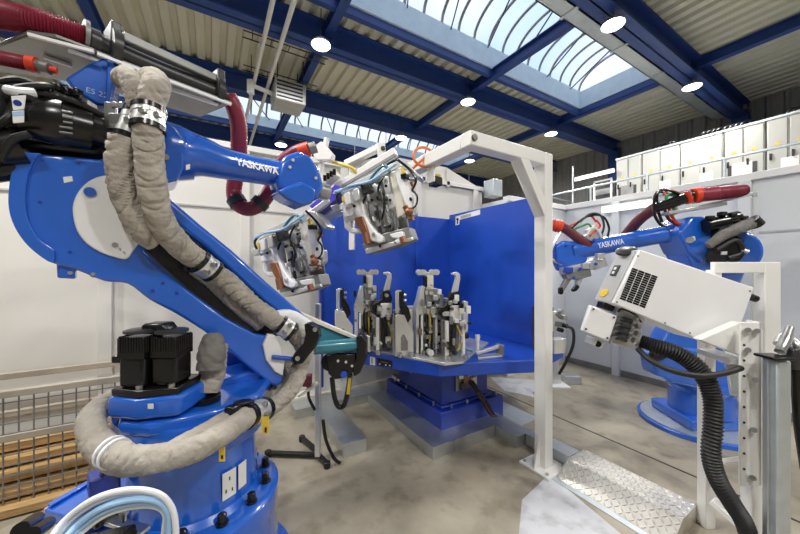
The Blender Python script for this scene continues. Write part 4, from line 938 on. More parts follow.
# tread plate ramp
rp_ = thing('tread_plate_ramp', 'aluminium tread-plate cable ramp running from the portal foot toward the camera', 'ramp', (2.5, 1.1, 0))
Y0, Y1 = .745, 1.445
prof = [(2.24, .0), (2.24, .008), (2.40, .105), (2.62, .105), (2.78, .008), (2.78, .0)]
b = MB(); b.prism([Vector((x, Y0, z)) for x, z in prof], (0, Y1-Y0, 0)); b.build('ramp_plate', 'tread', rp_, smooth=0)
b = MB()
def stud(b, p, u, v, nrm, L, W):
    p = Vector(p); b.add([p-u*L, p-v*W, p+u*L, p+v*W, p+nrm*.004-u*L*.5, p+nrm*.004-v*W*.4, p+nrm*.004+u*L*.5, p+nrm*.004+v*W*.4], [(0, 1, 5, 4), (1, 2, 6, 5), (2, 3, 7, 6), (3, 0, 4, 7), (4, 5, 6, 7)])
for (xa, za), (xb, zb) in ((prof[1], prof[2]), (prof[2], prof[3]), (prof[3], prof[4])):
    A = Vector((xa, 0, za)); D = Vector((xb-xa, 0, zb-za)); ln = D.length; D.normalize(); V = Vector((0, 1, 0)); N_ = D.cross(V)
    if N_.z < 0: N_ = -N_
    s = .014; k = 0
    while s < ln-.01:
        y = Y0+.014+(k % 2)*.0; j = k
        while y < Y1-.012:
            a_ = PI/4 if j % 2 else -PI/4
            u = D*math.cos(a_)+V*math.sin(a_); v = D*-math.sin(a_)+V*math.cos(a_)
            stud(b, A+D*s+V*y+N_*.0003, u, v, N_, .019, .0065); y += .032; j += 1
        s += .032; k += 1
b.build('tread_pattern', 'tread', rp_, smooth=0)
b = MB(); b.span((2.195, Y0-.05, 0), (2.24, Y1+.05, .006)); b.build('edge_strip', 'galv_light', rp_)

# ================================================================== TIP DRESSER STAND
d_ = 2.52
ft = G(318, 462, 0)
td = thing('tip_dresser_stand', 'electrode tip dresser with a teal cylinder on a thin floor stand beside the big robot', 'tip dresser', ft)
b = MB(); b.cyl(ft+UP*.04, P(326, 372, (ft-EYE).dot(F)), .022, seg=12); 
top = P(325, 300, (ft-EYE).dot(F)); b = MB(); b.bar(ft+UP*.05, Vector((ft.x, ft.y, 1.30)), .045, .045); b.build('post', 'alu', td, bevel=.006)
for q0, q1 in (((318, 455), (327, 464)), ((318, 455), (268, 453)), ((318, 452), (302, 438))):
    b = MB(); g0 = G(*q0, .03); g1 = G(*q1, .03); b.bar(g0, g1, .04, .03); b.cyl(g1-UP*.03, g1+UP*.02, .028, seg=12); b.build('foot_bar', 'black', td, bevel=.004)
b = MB(); b.cyl(P(314, 348, 1.98), P(360, 344, 2.12), .042, seg=24); b.build('cylinder', 'teal', td)
b = MB(); b.prism([P(300, 316, 2.02), P(356, 340, 2.2), P(357, 345, 2.2), P(318, 346, 2.05), P(306, 340, 2.02)], F*.05); b.build('guard_box', 'teal', td, bevel=.006)
b = MB(); b.prism([P(299, 312, 2.0), P(357, 337, 2.18), P(358, 341, 2.18), P(300, 317, 2.0)], F*.03); b.build('guard_edge', 'cream', td, bevel=.003)
b = MB(); b.prism([P(x, y, 2.06) for x, y in ((356, 337), (361, 335), (366, 342), (366, 360), (360, 373), (354, 377), (352, 370), (356, 358), (357, 346))], F*.12); b.build('end_plate', 'black', td, bevel=.006)
b = MB(); b.cyl(P(330, 362, 2.1), P(330, 362, 2.28), .058, seg=24); b.build('motor', 'black', td)
b = MB(); b.prism([P(x, y, 2.08) for x, y in ((326, 356), (336, 353), (356, 354), (357, 370), (345, 378), (334, 380), (328, 374))], F*.13); b.build('dresser_body', 'black', td, bevel=.01)
b = MB(); b.cyl(P(344, 374.5, 2.06), P(344, 374.5, 2.1), .022, seg=16); b.build('knob', 'table_blue', td)
for q in ((338, 361), (346, 362), (352, 366)):
    b = MB(); b.cyl(P(*q, 2.07), P(*q, 2.09), .009, seg=10); b.build('bolt', 'alu', td)
b = MB(); b.tube([P(332, 378, 2.12), P(334, 395, 2.13), P(338, 406, 2.14), P(344, 405, 2.14), P(348, 390, 2.13), P(350, 374, 2.12)], .017, n=40, seg=10); b.build('cable', 'black', td)
b = MB(); b.bar(P(350, 378, 2.1), P(348, 394, 2.11), .012, .02); b.build('cable_marker', 'yellow', td)
b = MB(); b.tube([P(308, 384, 2.5), P(309, 398, 2.5), P(315, 410, 2.5)], .012, n=16, seg=8); b.build('cable', 'black', td)
b = MB(); b.box(P(307, 380, 2.48), (.07, .06, .09), WA); b.build('plug', 'maroon', td, bevel=.008)
b = MB(); b.bar(P(298, 396, 2.45), P(318, 383, 2.5), .03, .02); b.build('strut', 'cream', td)
b = MB(); b.tube([P(323, 420, 2.5), P(326, 440, 2.5), P(334, 458, 2.52), G(340, 463, .02)], .014, n=24, seg=8); b.build('cable', 'black', td)

# ================================================================== WELD GUNS ON THE LEFT ROBOT
GD = 2.10
GP = Plane(P(375, 210, GD), (F*.93+R*.36))
GN = GP.n.normalized()
def weld_gun(label, loc=None):
    def g(px, py, o=0.0): return GP(px, py, o)
    t = thing('weld_gun', label, 'weld gun', g(378, 210))
    def pr(nm, m, pts, o, th, bev=.004, par=None):
        b = MB(); b.prism([g(*q, o) for q in pts], GN*th); return b.build(nm, m, par or t, bevel=bev)
    # back frame and slides
    pr('back_plate', 'alu_dark', [(358, 190), (398, 168), (410, 236), (374, 246)], .10, .02)
    pr('slide_rail', 'alu', [(370, 186), (376, 183), (386, 232), (380, 234)], .03, .05)
    pr('slide_rail', 'alu', [(382, 178), (388, 175), (397, 226), (391, 229)], .03, .05)
    pr('slide_block', 'alu', [(366, 190), (378, 184), (380, 190), (369, 196)], -.01, .07)
    pr('slide_block', 'alu', [(372, 205), (380, 202), (392, 222), (382, 228)], .0, .05)
    pr('actuator', 'cream', [(389, 172), (399, 168), (407, 214), (397, 219)], -.06, .08, .012)
    pr('actuator', 'label_white', [(386, 196), (393, 193), (396, 206), (389, 209)], -.05, .07, .006)
    for x0, y0, x1, y1, m in ((364, 192, 372, 232, 'steel'), (379, 188, 388, 226, 'steel'), (376, 206, 381, 238, 'dark_grey'), (394, 216, 397, 234, 'steel')):
        b = MB(); b.cyl(g(x0, y0, -.02), g(x1, y1, -.02), .012, seg=12); b.build('guide_rod', m, t)
    # white C arms with copper shanks
    pr('electrode_arm', 'bright_white', [(341, 193), (359, 186), (362, 199), (364, 213), (370, 224), (375, 231), (383, 237), (384, 241), (379, 243), (371, 241), (366, 234), (360, 222), (356, 215), (343, 218)], -.08, .05, .008)
    pr('electrode_arm', 'label_white', [(343, 216), (357, 213), (358, 219), (350, 220), (350, 228), (362, 229), (363, 233), (350, 233), (344, 228)], -.05, .05, .008)
    pr('copper_shank', 'copper', [(354, 217), (362, 216), (366, 226), (368, 233), (369, 242), (364, 243), (362, 234), (355, 223)], -.10, .05, .006)
    b = MB(); b.cyl(g(365, 233, -.1), g(367.5, 244, -.1), .022, seg=14); b.build('electrode_cap', 'copper', t)
    pr('electrode_arm', 'bright_white', [(394, 170), (401, 166), (410, 186), (414, 200), (413, 208), (407, 210), (403, 199), (399, 188)], -.10, .05, .008)
    pr('electrode_arm', 'alu', [(404, 206), (415, 200), (416, 214), (409, 219)], -.06, .06, .012)
    b = MB(); b.cyl(g(405, 206, -.1), g(412, 221, -.08), .018, seg=14); b.build('copper_shank', 'copper', t)
    b = MB(); b.ball(g(409, 212, -.12), .028); b.build('electrode_cap', 'copper', t)
    b = MB(); b.cyl(g(402, 237, -.1), g(404, 243, -.1), .02, seg=14); b.build('electrode_cap', 'copper', t)
    pr('electrode_arm', 'bright_white', [(389, 234), (402, 231), (404, 240), (397, 244), (394, 241), (398, 238), (392, 238)], -.10, .05, .006)
    # lower jaw plate with its two slots
    pr('jaw_plate', 'alu_dark', [(362, 244), (373, 240), (384, 233), (396, 230), (409, 227), (413, 239), (400, 245), (366, 254)], -.05, .12, .006)
    pr('jaw_edge', 'alu', [(366, 254), (365, 249), (412, 237), (413, 240)], -.06, .02, .003)
    # cylinders, valves and the pale covers at the upper left
    pr('valve_block', 'label_white', [(343, 194), (349, 191), (351, 203), (345, 206)], -.12, .05, .006)
    pr('valve_block', 'alu', [(352, 190), (358, 187), (360, 199), (354, 202)], -.12, .05, .006)
    pr('terminal_block', 'dark_grey', [(360, 186), (368, 182), (371, 190), (363, 195)], -.08, .06, .005)
    pr('terminal_block', 'black', [(400, 174), (406, 173), (407, 178), (401, 179)], -.12, .05, .004)
    pr('marker', 'yellow', [(400, 168), (403, 167), (405, 173), (402, 174)], -.13, .03, .003)
    pr('marker', 'yellow', [(341, 197), (343, 196), (344, 201), (342, 202)], -.13, .03, .003)
    for q in ((347, 208), (354, 206), (376, 214), (390, 200), (390, 226), (380, 246), (396, 242), (372, 200), (386, 186), (407, 196)):
        b = MB(); b.cyl(g(*q, -.14 if q[0] < 360 else -.075), g(*q, -.03), .009, seg=10); b.build('bolt', 'steel' if q[0] % 2 else 'black', t)
    for k, (pts, m, r_) in enumerate(((((338, 192), (350, 186), (370, 181), (384, 172), (396, 164)), 'cable_blue', .008), (((339, 204), (337, 196), (345, 188), (362, 184)), 'black', .009), (((366, 196), (362, 208), (368, 226), (374, 234)), 'black', .008), (((398, 160), (410, 170), (416, 180), (412, 190)), 'black', .008), (((384, 176), (378, 190), (384, 204), (382, 220)), 'black', .007), (((390, 172), (384, 166), (376, 172), (370, 180)), 'teal', .009), (((410, 210), (416, 205), (417, 196), (412, 190)), 'black', .006))):
        b = MB(); b.tube([g(*q, -.11+.02*(k % 3)) for q in pts], r_, n=24, seg=8); b.build('hose', m, t)
    pr('mounting_bracket', 'alu', [(330, 206), (339, 203), (340, 209), (334, 212)], -.06, .05, .004)
    pr('top_plate', 'alu', [(338, 190), (398, 160), (402, 166), (342, 195)], .04, .10, .004)
    pr('hood', 'alu', [(397, 160), (406, 162), (420, 176), (417, 179), (404, 168)], -.06, .10, .003)
    rg = random.Random(5)
    for k in range(34):
        u = rg.random(); v = rg.random(); x = 360+u*40+v*10; y = 190-u*20+v*48; o = rg.uniform(-.10, .02); w = rg.uniform(1.2, 3.4); h = rg.uniform(1.2, 4.5)
        m = rg.choice(['alu', 'alu', 'steel', 'white_paint', 'alu_dark', 'black', 'cream', 'brown_steel', 'dark_grey'])
        if rg.random() < .3:
            b = MB(); b.cyl(g(x, y, o), g(x+h*.3, y+h*1.6, o), .008+.004*rg.random(), seg=10); b.build('piston_rod', 'steel', t)
        else: pr('bracket', m, [(x, y), (x+w, y-w*.5), (x+w+h*.25, y-w*.5+h), (x+h*.25, y+h)], o, rg.uniform(.02, .05), .003)
    for k in range(10):
        x = 404+rg.random()*9; y = 182+rg.random()*34; w = rg.uniform(1.5, 4)
        pr('bracket', rg.choice(['alu', 'alu_dark', 'steel', 'copper', 'black']), [(x, y), (x+w, y-w*.4), (x+w+1, y+w), (x+1, y+w*1.3)], rg.uniform(-.12, -.04), .03, .003)
    # depth: far electrode pair
    pr('electrode_arm', 'white_paint', [(372, 192), (380, 189), (384, 210), (390, 226), (386, 229), (379, 214)], .16, .05, .006)
    b = MB(); b.cyl(g(386, 222, .18), g(389, 236, .18), .018, seg=12); b.build('copper_shank', 'copper', t)
    return t
g1 = weld_gun('upper right weld gun of the big robot, in front of the blue partition')
g2 = copy_tree(g1)
g2.location = g1.location+(GP(297, 256, .05)-GP(382, 211)); g2.scale = (1.10, 1.10, 1.10); g2['label'] = 'lower left weld gun of the big robot, in front of the white wall'
g1['group'] = g2['group'] = 'weld guns on the big robot'
# mounting beam between wrist and guns
b = MB(); bt = thing('gun_carrier', 'pale carrier beam with a violet bracket joining two weld guns to the robot wrist', 'tool carrier', GP(345, 190, .2))
b.bar(GP(286, 236, .22), GP(332, 205, .20), .06, .07); b.build('beam', 'cream', bt, bevel=.006)
b = MB(); b.bar(GP(337, 188, .14), GP(396, 152, .14), .06, .055); b.build('beam', 'white_paint', bt, bevel=.006)
b = MB(); b.bar(GP(336, 190, .10), GP(395, 155, .10), .012, .02); b.build('groove', 'alu_dark', bt)
b = MB(); b.prism([GP(*q, .06) for q in ((309, 206), (336, 184), (343, 190), (338, 198), (318, 214))], GN*.10); b.build('bracket', 'purple_blue', bt, bevel=.004)
for q in ((318, 206), (326, 200), (334, 193), (322, 208)):
    b = MB(); b.cyl(GP(*q, .05), GP(*q, .07), .008, seg=8); b.build('bolt', 'label_white', bt)
b = MB(); b.bar(GP(318, 216, .2), GP(340, 206, .2), .16, .10); b.build('adapter', 'alu', bt, bevel=.006)
b = MB(); b.bar(GP(300, 222, .0), GP(330, 200, .05), .05, .04); b.build('adapter', 'alu', bt, bevel=.006)
b = MB(); b.prism([GP(*q, .05) for q in ((315, 145), (321, 141), (332, 154), (331, 160), (316, 160), (313, 155))], GN*.05); b.build('stop_plate', 'white_paint', bt, bevel=.006)
b = MB(); b.bar(GP(327, 138, .1), GP(319, 178, .1), .035, .03); b.build('upright', 'white_paint', bt, bevel=.004)
b = MB(); b.bar(GP(322, 186, .1), GP(338, 174, .1), .07, .05); b.build('valve_block', 'cream', bt, bevel=.006)
for k in range(4):
    b = MB(); b.cyl(GP(325+k*3.2, 181-k*2, .05), GP(324.5+k*3.2, 175-k*2, .04), .012, seg=8); b.build('connector', 'black', bt)
b = MB(); b.tube([GP(326, 160, .1), GP(340, 164, .1), GP(352, 168, .1), GP(357, 174, .12)], .012, n=20, seg=8); b.build('hose', 'yellow', bt)
b = MB(); b.tube([GP(335, 192, .02), GP(350, 187, .0), GP(368, 183, -.02), GP(380, 176, .0)], .012, n=24, seg=8); b.build('hose', 'cable_blue', bt)
# white arm of a far frame behind the guns
fr = thing('white_bracket_arm', 'white square-tube bracket with an open end, behind the upper weld gun', 'frame', P(380, 170, 3.2))
b = MB(); b.bar(P(346, 164, 3.3), P(381, 147, 3.1), .07, .06); b.build('arm', 'white_paint', fr, bevel=.006)
b = MB(); b.bar(P(381, 144, 3.1), P(383, 172, 3.1), .09, .08); b.build('upright', 'white_paint', fr, bevel=.006)
b = MB(); b.bar(P(352, 167, 3.4), P(352, 250, 3.4), .06, .06); b.bar(P(350, 166, 3.36), P(382, 160, 3.12), .05, .05); b.build('brace', 'white_paint', fr, bevel=.006)
b = MB(); c_ = P(383, 148, 3.04); b.cyl(c_, c_+F*.02, .022, seg=14); b.build('cap', 'black', fr)
# small grey box on top of the far wall
b = MB(); c_ = P(493, 189, 4.95); b.box(c_, (.2, .2, .26)); t = tag(b.build('junction_box', 'galv_light', bevel=.008), 'small pale grey box on top of the white cell wall behind the portal', 'box')

# ================================================================== MESH CAGE WITH PLANKS
YC = 3.05
cg = thing('mesh_cage', 'low tan wire-mesh pallet cage at the left wall, holding wooden planks', 'pallet cage', (-1.6, YC+.25, 0))
xa, xb = -3.4, -.50
zr = {}
def zc(px, py): return onY(px, py, YC).z
for z, h_ in ((zc(50, 388), .045), (zc(50, 430), .045), (zc(50, 504), .06)):
    for y in (YC, YC+.50):
        b = MB(); b.bar((xa, y, z), (xb, y, z), .04, h_); b.build('rail', 'tan_steel', cg, bevel=.004)
for x in (xa, -2.0, xb):
    for y in (YC, YC+.50):
        b = MB(); b.bar((x, y, 0), (x, y, zc(50, 386)), .04, .04); b.build('post', 'tan_steel', cg, bevel=.004)
b = MB(); zt, zb_ = zc(50, 388), zc(50, 504); k = 0
x = xa
while x < xb: b.bar((x, YC-.0, zb_), (x, YC-.0, zt), .006, .006); x += .068
z = zb_+.05
while z < zt: b.bar((xa, YC-.004, z), (xb, YC-.004, z), .006, .006); z += .068
b.build('wire_mesh', 'alu_dark', cg, smooth=0)
b = MB(); b.span((xa, YC, zb_-.05), (xb, YC+.5, zb_)); b.build('floor_panel', 'tan_steel', cg)
desc = ['lowest plank in the mesh cage, against the front mesh', 'second plank up in the mesh cage', 'third plank up in the mesh cage, pale brown', 'top plank in the mesh cage, just under the middle rail', 'short loose plank lying at the back of the mesh cage']
zz = zb_
for k in range(5):
    y = YC+.06+.07*k; h_ = .075
    b = MB(); b.box((-1.75+.06*k, y+.03, zb_+.045+k*.068), (2.35-.1*(k % 2), .30-.05*k*.8, .05), Matrix.Rotation(.008*(k-2), 3, 'Z'))
    tag(b.build('wooden_plank', 'wood', bevel=.004), desc[k], 'plank', 'planks in the mesh cage')
# ================================================================== RIGHT ROBOT
RB = LD((698-400)/FPX*3.22, 3.22, 0)
r2 = thing('welding_robot', 'smaller blue welding robot at the right rear, reaching its arm to the left', 'robot', RB)
D2 = 3.15
def Q(px, py, d=D2): return P(px, py, d)
b = MB(); b.lathe(RB, [(0, .50), (.035, .50), (.04, .49)], seg=56); b.build('floor_plate', 'robot_blue', r2)
b = MB(); b.lathe(RB, [(.038, .47), (.05, .47), (.052, .40)], seg=56); b.build('mounting_disc', 'galv_light', r2)
b = MB(); b.prism([RB+R*x+F*y+UP*.05 for x, y in ((-.30, -.26), (.38, -.26), (.42, .3), (-.25, .3))], UP*.10); b.build('base_foot', 'robot_blue', r2, bevel=.02)
b = MB(); b.lathe(RB+R*.03, [(.15, .27), (.36, .26), (.40, .29), (.46, .29)], seg=40); b.build('base', 'robot_blue', r2)
b = MB(); b.prism([Q(q[0]+13, q[1], 2.98) for q in ((641, 358), (644, 376), (662, 384), (700, 392), (716, 396), (722, 380), (712, 362), (690, 350), (655, 345))], F*.20); b.build('swivel_ring', 'robot_blue', r2, bevel=.03, segs=3)
b = MB(); b.prism([Q(q[0]+12, q[1], 3.0) for q in ((652, 342), (660, 326), (676, 324), (700, 335), (722, 348), (730, 390), (700, 384), (662, 372), (646, 362))], F*.20); b.build('turret', 'robot_blue', r2, bevel=.03, segs=3)
b = MB(); b.prism([Q(*q, 2.96) for q in ((655, 346), (668, 346), (672, 356), (660, 362), (652, 358))], F*.06); b.build('axis_motor', 'black', r2, bevel=.015)
b = MB(); b.prism([Q(*q, 3.02) for q in ((708, 262), (700, 235), (718, 222), (742, 224), (754, 242), (752, 262), (736, 300), (722, 345), (690, 340), (700, 300))], F*.20); b.build('lower_arm', 'robot_blue', r2, bevel=.04, segs=4)
b = MB(); b.cyl(Q(729, 252, 2.96), Q(729, 252, 3.05), .215, seg=40); b.build('elbow_cover', 'robot_blue', r2, bevel=.02)
b = MB(); b.cyl(Q(722, 250, 2.90), Q(722, 250, 2.97), .15, seg=28); b.build('elbow_motor', 'black', r2, bevel=.012)
b = MB(); b.prism([Q(*q, 2.94) for q in ((680, 232), (692, 216), (706, 216), (714, 232), (710, 250), (704, 264), (690, 252))], F*.32); b.build('elbow_housing', 'robot_blue', r2, bevel=.03, segs=4)
b = MB(); b.prism([Q(*q, 2.98) for q in ((684, 244), (692, 262), (700, 276), (712, 280), (716, 262), (700, 246))], F*.28); b.build('elbow_housing', 'robot_blue', r2, bevel=.03, segs=3)
p0, p1 = Q(690, 230, 3.08), Q(572, 251, 3.42)
ax = [p0, p0.lerp(p1, .18), p0.lerp(p1, .22), p0.lerp(p1, .6), p0.lerp(p1, .92), p1]
b = MB(); b.tube(ax, [.125, .10, .085, .09, .10, .115], n=40, seg=24); fo2 = b.build('forearm', 'robot_blue', r2)
b = MB(); b.prism([Q(*q, 3.33) for q in ((556, 245), (563, 240), (580, 242), (590, 250), (588, 262), (570, 268), (556, 262))], F*.16); b.build('wrist', 'robot_blue', r2, bevel=.03, segs=3)
b = MB(); b.prism([Q(*q, 3.36) for q in ((556, 262), (574, 262), (578, 268), (570, 272), (560, 271))], F*.1); b.build('wrist_knuckle', 'robot_blue', r2, bevel=.015)
for q in ((566, 246), (573, 246), (580, 248)):
    b = MB(); b.cyl(Q(*q, 3.31), Q(*q, 3.35), .012, seg=8); b.build('bolt', 'deep_blue', r2)
l0, l1 = Q(598.5, 248.5, 3.215), Q(624.5, 243.8, 3.14); tv = l1-l0
text('YASKAWA', 'lettering', l0, tv, UP, .058, 'label_white', fo2, width=tv.length, bold=.015)
# motors and hoses at the elbow
for q0, q1, r_, m in (((690, 222), (712, 218), .075, 'black'), ((705, 216), (724, 213), .065, 'black'), ((700, 226), (722, 229), .06, 'dark_grey'), ((722, 222), (738, 218), .05, 'black')):
    b = MB(); b.cyl(Q(q0[0]+15, q0[1]+4, 2.9), Q(q1[0]+14, q1[1]+4, 2.9), r_*.85, seg=20); b.build('axis_motor', m, r2, bevel=.008)
for q in ((696, 214), (708, 210), (718, 211), (729, 214), (732, 224)):
    b = MB(); b.box(Q(q[0]+14, q[1]+4, 2.86), (.06, .05, .04), WA); b.build('connector', 'black', r2, bevel=.008)
b = MB(); b.tube([Q(708, 246, 2.8), Q(722, 236, 2.78), Q(742, 227, 2.76), Q(757, 222, 2.76)], [.03, .045, .05, .045], n=60, seg=16, wrinkle=.1, seed=4); b.build('fabric_sleeve', 'fabric_dark', r2)
b = MB(); b.tube([Q(752, 219, 2.75), Q(758, 225, 2.75)], .05, n=1); b.build('strap', 'black', r2)
b = MB(); b.tube([Q(716, 250, 2.78), Q(735, 240, 2.78), Q(742, 252, 2.8), Q(728, 258, 2.82)], .02, n=24, seg=8); b.build('motor_cable', 'rubber', r2)
b = MB(); b.box(Q(724, 253, 2.84), (.05, .01, .03), WA); b.build('tag_plate', 'label_white', r2)
b = MB(); b.tube([Q(741, 250, 2.8), Q(748, 252, 2.78)], .02, n=1); b.build('connector', 'steel', r2)
b = MB(); b.cyl(Q(690, 240, 2.92), Q(690, 240, 2.96), .03, seg=12); b.build('bolt', 'steel', r2)
b = MB(); b.prism([Q(*q, 2.92) for q in ((691, 238), (695, 236), (696, 240), (693, 242))], F*.03); b.build('cover', 'label_white', r2, bevel=.004)
# hose carrier above the arm
b = MB(); b.bar(Q(676, 212, 3.0), Q(754, 194, 2.85), .03, .02); b.cyl(Q(754, 192, 2.85), Q(754, 197, 2.85), .02); b.build('hose_rail', 'galv_light', r2)
b = MB(); b.bar(Q(664, 214, 3.02), Q(720, 205, 2.95), .16, .03); b.build('guard_plate', 'alu', r2, bevel=.004)
b = MB(); b.tube([Q(694, 196, 2.9), Q(720, 193, 2.85), Q(738, 191, 2.8), Q(747, 189.5, 2.78)], [.062, .062, .058, .04], n=90, seg=16, corr=.025); b.build('supply_hose', 'red_hose', r2, smooth=50)
b = MB(); b.tube([Q(692, 196, 2.9), Q(700, 195, 2.9)], .07, n=6, seg=16, corr=.04); b.build('hose_nut', 'orange_red', r2)
b = MB(); b.tube([Q(688, 197, 2.91), Q(692, 196.5, 2.9)], .06, n=1); b.build('hose_fitting', 'black', r2)
b = MB(); b.tube([Q(686, 198, 2.91), Q(689, 197.5, 2.91)], .06, n=1); b.build('hose_nut', 'orange_red', r2)
b = MB(); b.tube([Q(686, 198, 2.92), Q(672, 203, 2.98), Q(655, 208, 3.05)], [.05, .05, .045], n=12, seg=14); b.build('hose_pipe', 'black', r2)
b = MB(); b.tube([Q(655, 208, 3.05), Q(641, 218, 3.2), Q(630, 230, 3.38), Q(621, 241, 3.5)], .052, n=80, seg=14, corr=.03); b.build('supply_hose', 'maroon', r2, smooth=50)
for k, (m, pts) in enumerate((('black', ((688, 198), (668, 190), (656, 194), (654, 212), (660, 224), (666, 226))), ('orange_red', ((686, 198), (676, 192), (668, 190), (664, 195))), ('green', ((684, 199), (672, 194), (666, 198), (672, 206), (676, 214))), ('orange_red', ((668, 200), (670, 212), (676, 222), (680, 224))), ('cable_white', ((668, 206), (674, 204), (676, 212), (670, 216))), ('maroon', ((664, 202), (666, 214), (672, 222), (690, 232))), ('black', ((684, 200), (660, 192), (657, 206), (662, 222))))):
    b = MB(); b.tube([Q(*q, 2.96+.015*k) for q in pts], .013, n=36, seg=8); b.build('cable', m, r2)
# dress hose at the wrist
b = MB(); b.tube([Q(590, 246, 3.32), Q(578, 238, 3.34), Q(566, 229, 3.36), Q(560, 226, 3.38)], .05, n=60, seg=14, corr=.03); b.build('supply_hose', 'maroon', r2, smooth=50)
b = MB(); b.tube([Q(552, 225, 3.4), Q(562, 227, 3.38)], .065, n=6, seg=16, corr=.05); b.build('hose_nut', 'orange_red', r2)
b = MB(); b.tube([Q(561, 232, 3.36), Q(553, 246, 3.36), Q(551, 258, 3.36), Q(562, 264, 3.36), Q(570, 263, 3.36)], .014, n=30, seg=8); b.build('cable', 'galv', r2)
for k, (m, pts) in enumerate((('orange_red', ((562, 229), (578, 222), (590, 216), (596, 222))), ('green', ((572, 230), (582, 226), (588, 224), (592, 228))), ('black', ((572, 228), (586, 217), (602, 216), (609, 228), (606, 240))), ('dark_grey', ((580, 222), (590, 214), (600, 215), (604, 226), (600, 238))), ('orange_red', ((596, 220), (600, 226), (594, 232), (590, 236))), ('cable_white', ((586, 236), (592, 228), (598, 230), (602, 238))))):
    b = MB(); b.tube([Q(*q, 3.34-.012*k) for q in pts], .011, n=36, seg=8); b.build('cable', m, r2)
# its weld gun
wg = thing('weld_gun', 'silver weld gun with two dark electrode arms under the wrist of the right robot', 'weld gun', Q(575, 268, 3.34))
def pr(nm, m, pts, d, th, bev=.006):
    b = MB(); b.prism([Q(*q, d) for q in pts], F*th); return b.build(nm, m, wg, bevel=bev)
pr('upper_block', 'alu', ((584, 236), (598, 230), (606, 236), (602, 244), (588, 246)), 3.30, .10)
pr('upper_block', 'cream', ((588, 230), (597, 224), (600, 232), (592, 236)), 3.32, .08)
pr('body', 'alu', ((563, 268), (590, 262), (598, 258), (600, 266), (584, 274), (566, 277)), 3.28, .12)
pr('body', 'alu_dark', ((566, 274), (590, 268), (592, 276), (578, 280), (567, 279)), 3.26, .10)
pr('bracket', 'alu', ((592, 262), (606, 258), (608, 266), (596, 270)), 3.30, .08)
pr('electrode_arm', 'alu_dark', ((567, 277), (573, 277), (565, 290), (562, 294), (560, 290)), 3.28, .05)
pr('electrode_arm', 'alu', ((577, 277), (584, 275), (581, 284), (577, 288)), 3.28, .05)
pr('electrode_tip', 'black', ((560, 288), (563, 287), (564, 293), (562, 295), (560, 294)), 3.27, .05)
pr('electrode_tip', 'black', ((573, 290), (578, 284), (580, 287), (577, 291), (574, 292)), 3.27, .05)
for q in ((570, 272), (580, 269), (589, 266), (574, 278), (596, 264), (594, 240)):
    b = MB(); b.cyl(Q(*q, 3.24), Q(*q, 3.32), .016, seg=10); b.build('bolt', 'steel' if q[0] % 2 else 'table_blue', wg)
for q in ((568, 266, 'table_blue'), (585, 262, 'galv_light'), (600, 252, 'alu')):
    b = MB(); b.box(Q(q[0], q[1]+4, 3.27), (.08, .06, .06), WA); b.build('valve_block', q[2], wg, bevel=.006)

# ================================================================== CONTROL BOX ON ITS STAND
DB = 1.78
cbx = thing('control_cabinet', 'tilted white control cabinet with a black slotted vent, on the stand at the right', 'cabinet', P(680, 300, DB+.2))
def K(px, py, d=DB): return P(px, py, d)
front = [(640, 249.5), (754.5, 287.5), (741, 325), (722, 331), (700, 340.5), (613.5, 303.5)]
b = MB(); b.prism([K(*q) for q in front], F*.17); b.build('housing', 'bright_white', cbx, bevel=.006)
lft = [(640, 249.5), (613.5, 303.5)]
def side(a, t, d):      # point on the left side face
    q = Vector((640+(613.5-640)*a, 249.5+(303.5-249.5)*a)); p = K(q.x, q.y, DB); return p+F*d
u_ = (K(613.5, 303.5)-K(640, 249.5)).normalized(); w_ = (K(754.5, 287.5)-K(640, 249.5)).normalized(); sn = -w_
def sp(a, d, o=.0): return K(640, 249.5).lerp(K(613.5, 303.5), a)+F*d+sn*o
b = MB(); b.prism([sp(.02, .02, .003), sp(.98, .02, .003), sp(.98, .17, .003), sp(.02, .17, .003)], sn*.002); sd = b.build('side_panel', 'label_grey', cbx)
b = MB(); b.prism([sp(.30, .08, .007), sp(.50, .08, .007), sp(.50, .13, .007), sp(.30, .13, .007)], sn*.006); ds = b.build('display', 'screen_dark', cbx, bevel=.002)
for a in (.34, .42):
    b = MB(); b.prism([sp(a, .095, .014), sp(a+.05, .095, .014), sp(a+.05, .115, .014), sp(a, .115, .014)], sn*.001); b.build('print', 'label_white', ds)
c_ = sp(.84, .11, .006); b = MB(); b.prism([c_+u_*math.cos(k*PI/6)*.026+F*math.sin(k*PI/6)*.035 for k in range(12)], sn*.004); b.build('warning_sticker', 'sticker_yellow', cbx)
b = MB(); b.lathe(sp(.03, .10, .0), [(0, .0), (0, .055), (.012, .055), (.018, .045), (.024, .02)], axis=sn*.3+UP*.7+F*-.3, seg=24); b.build('fan_cap', 'dark_grey', cbx)
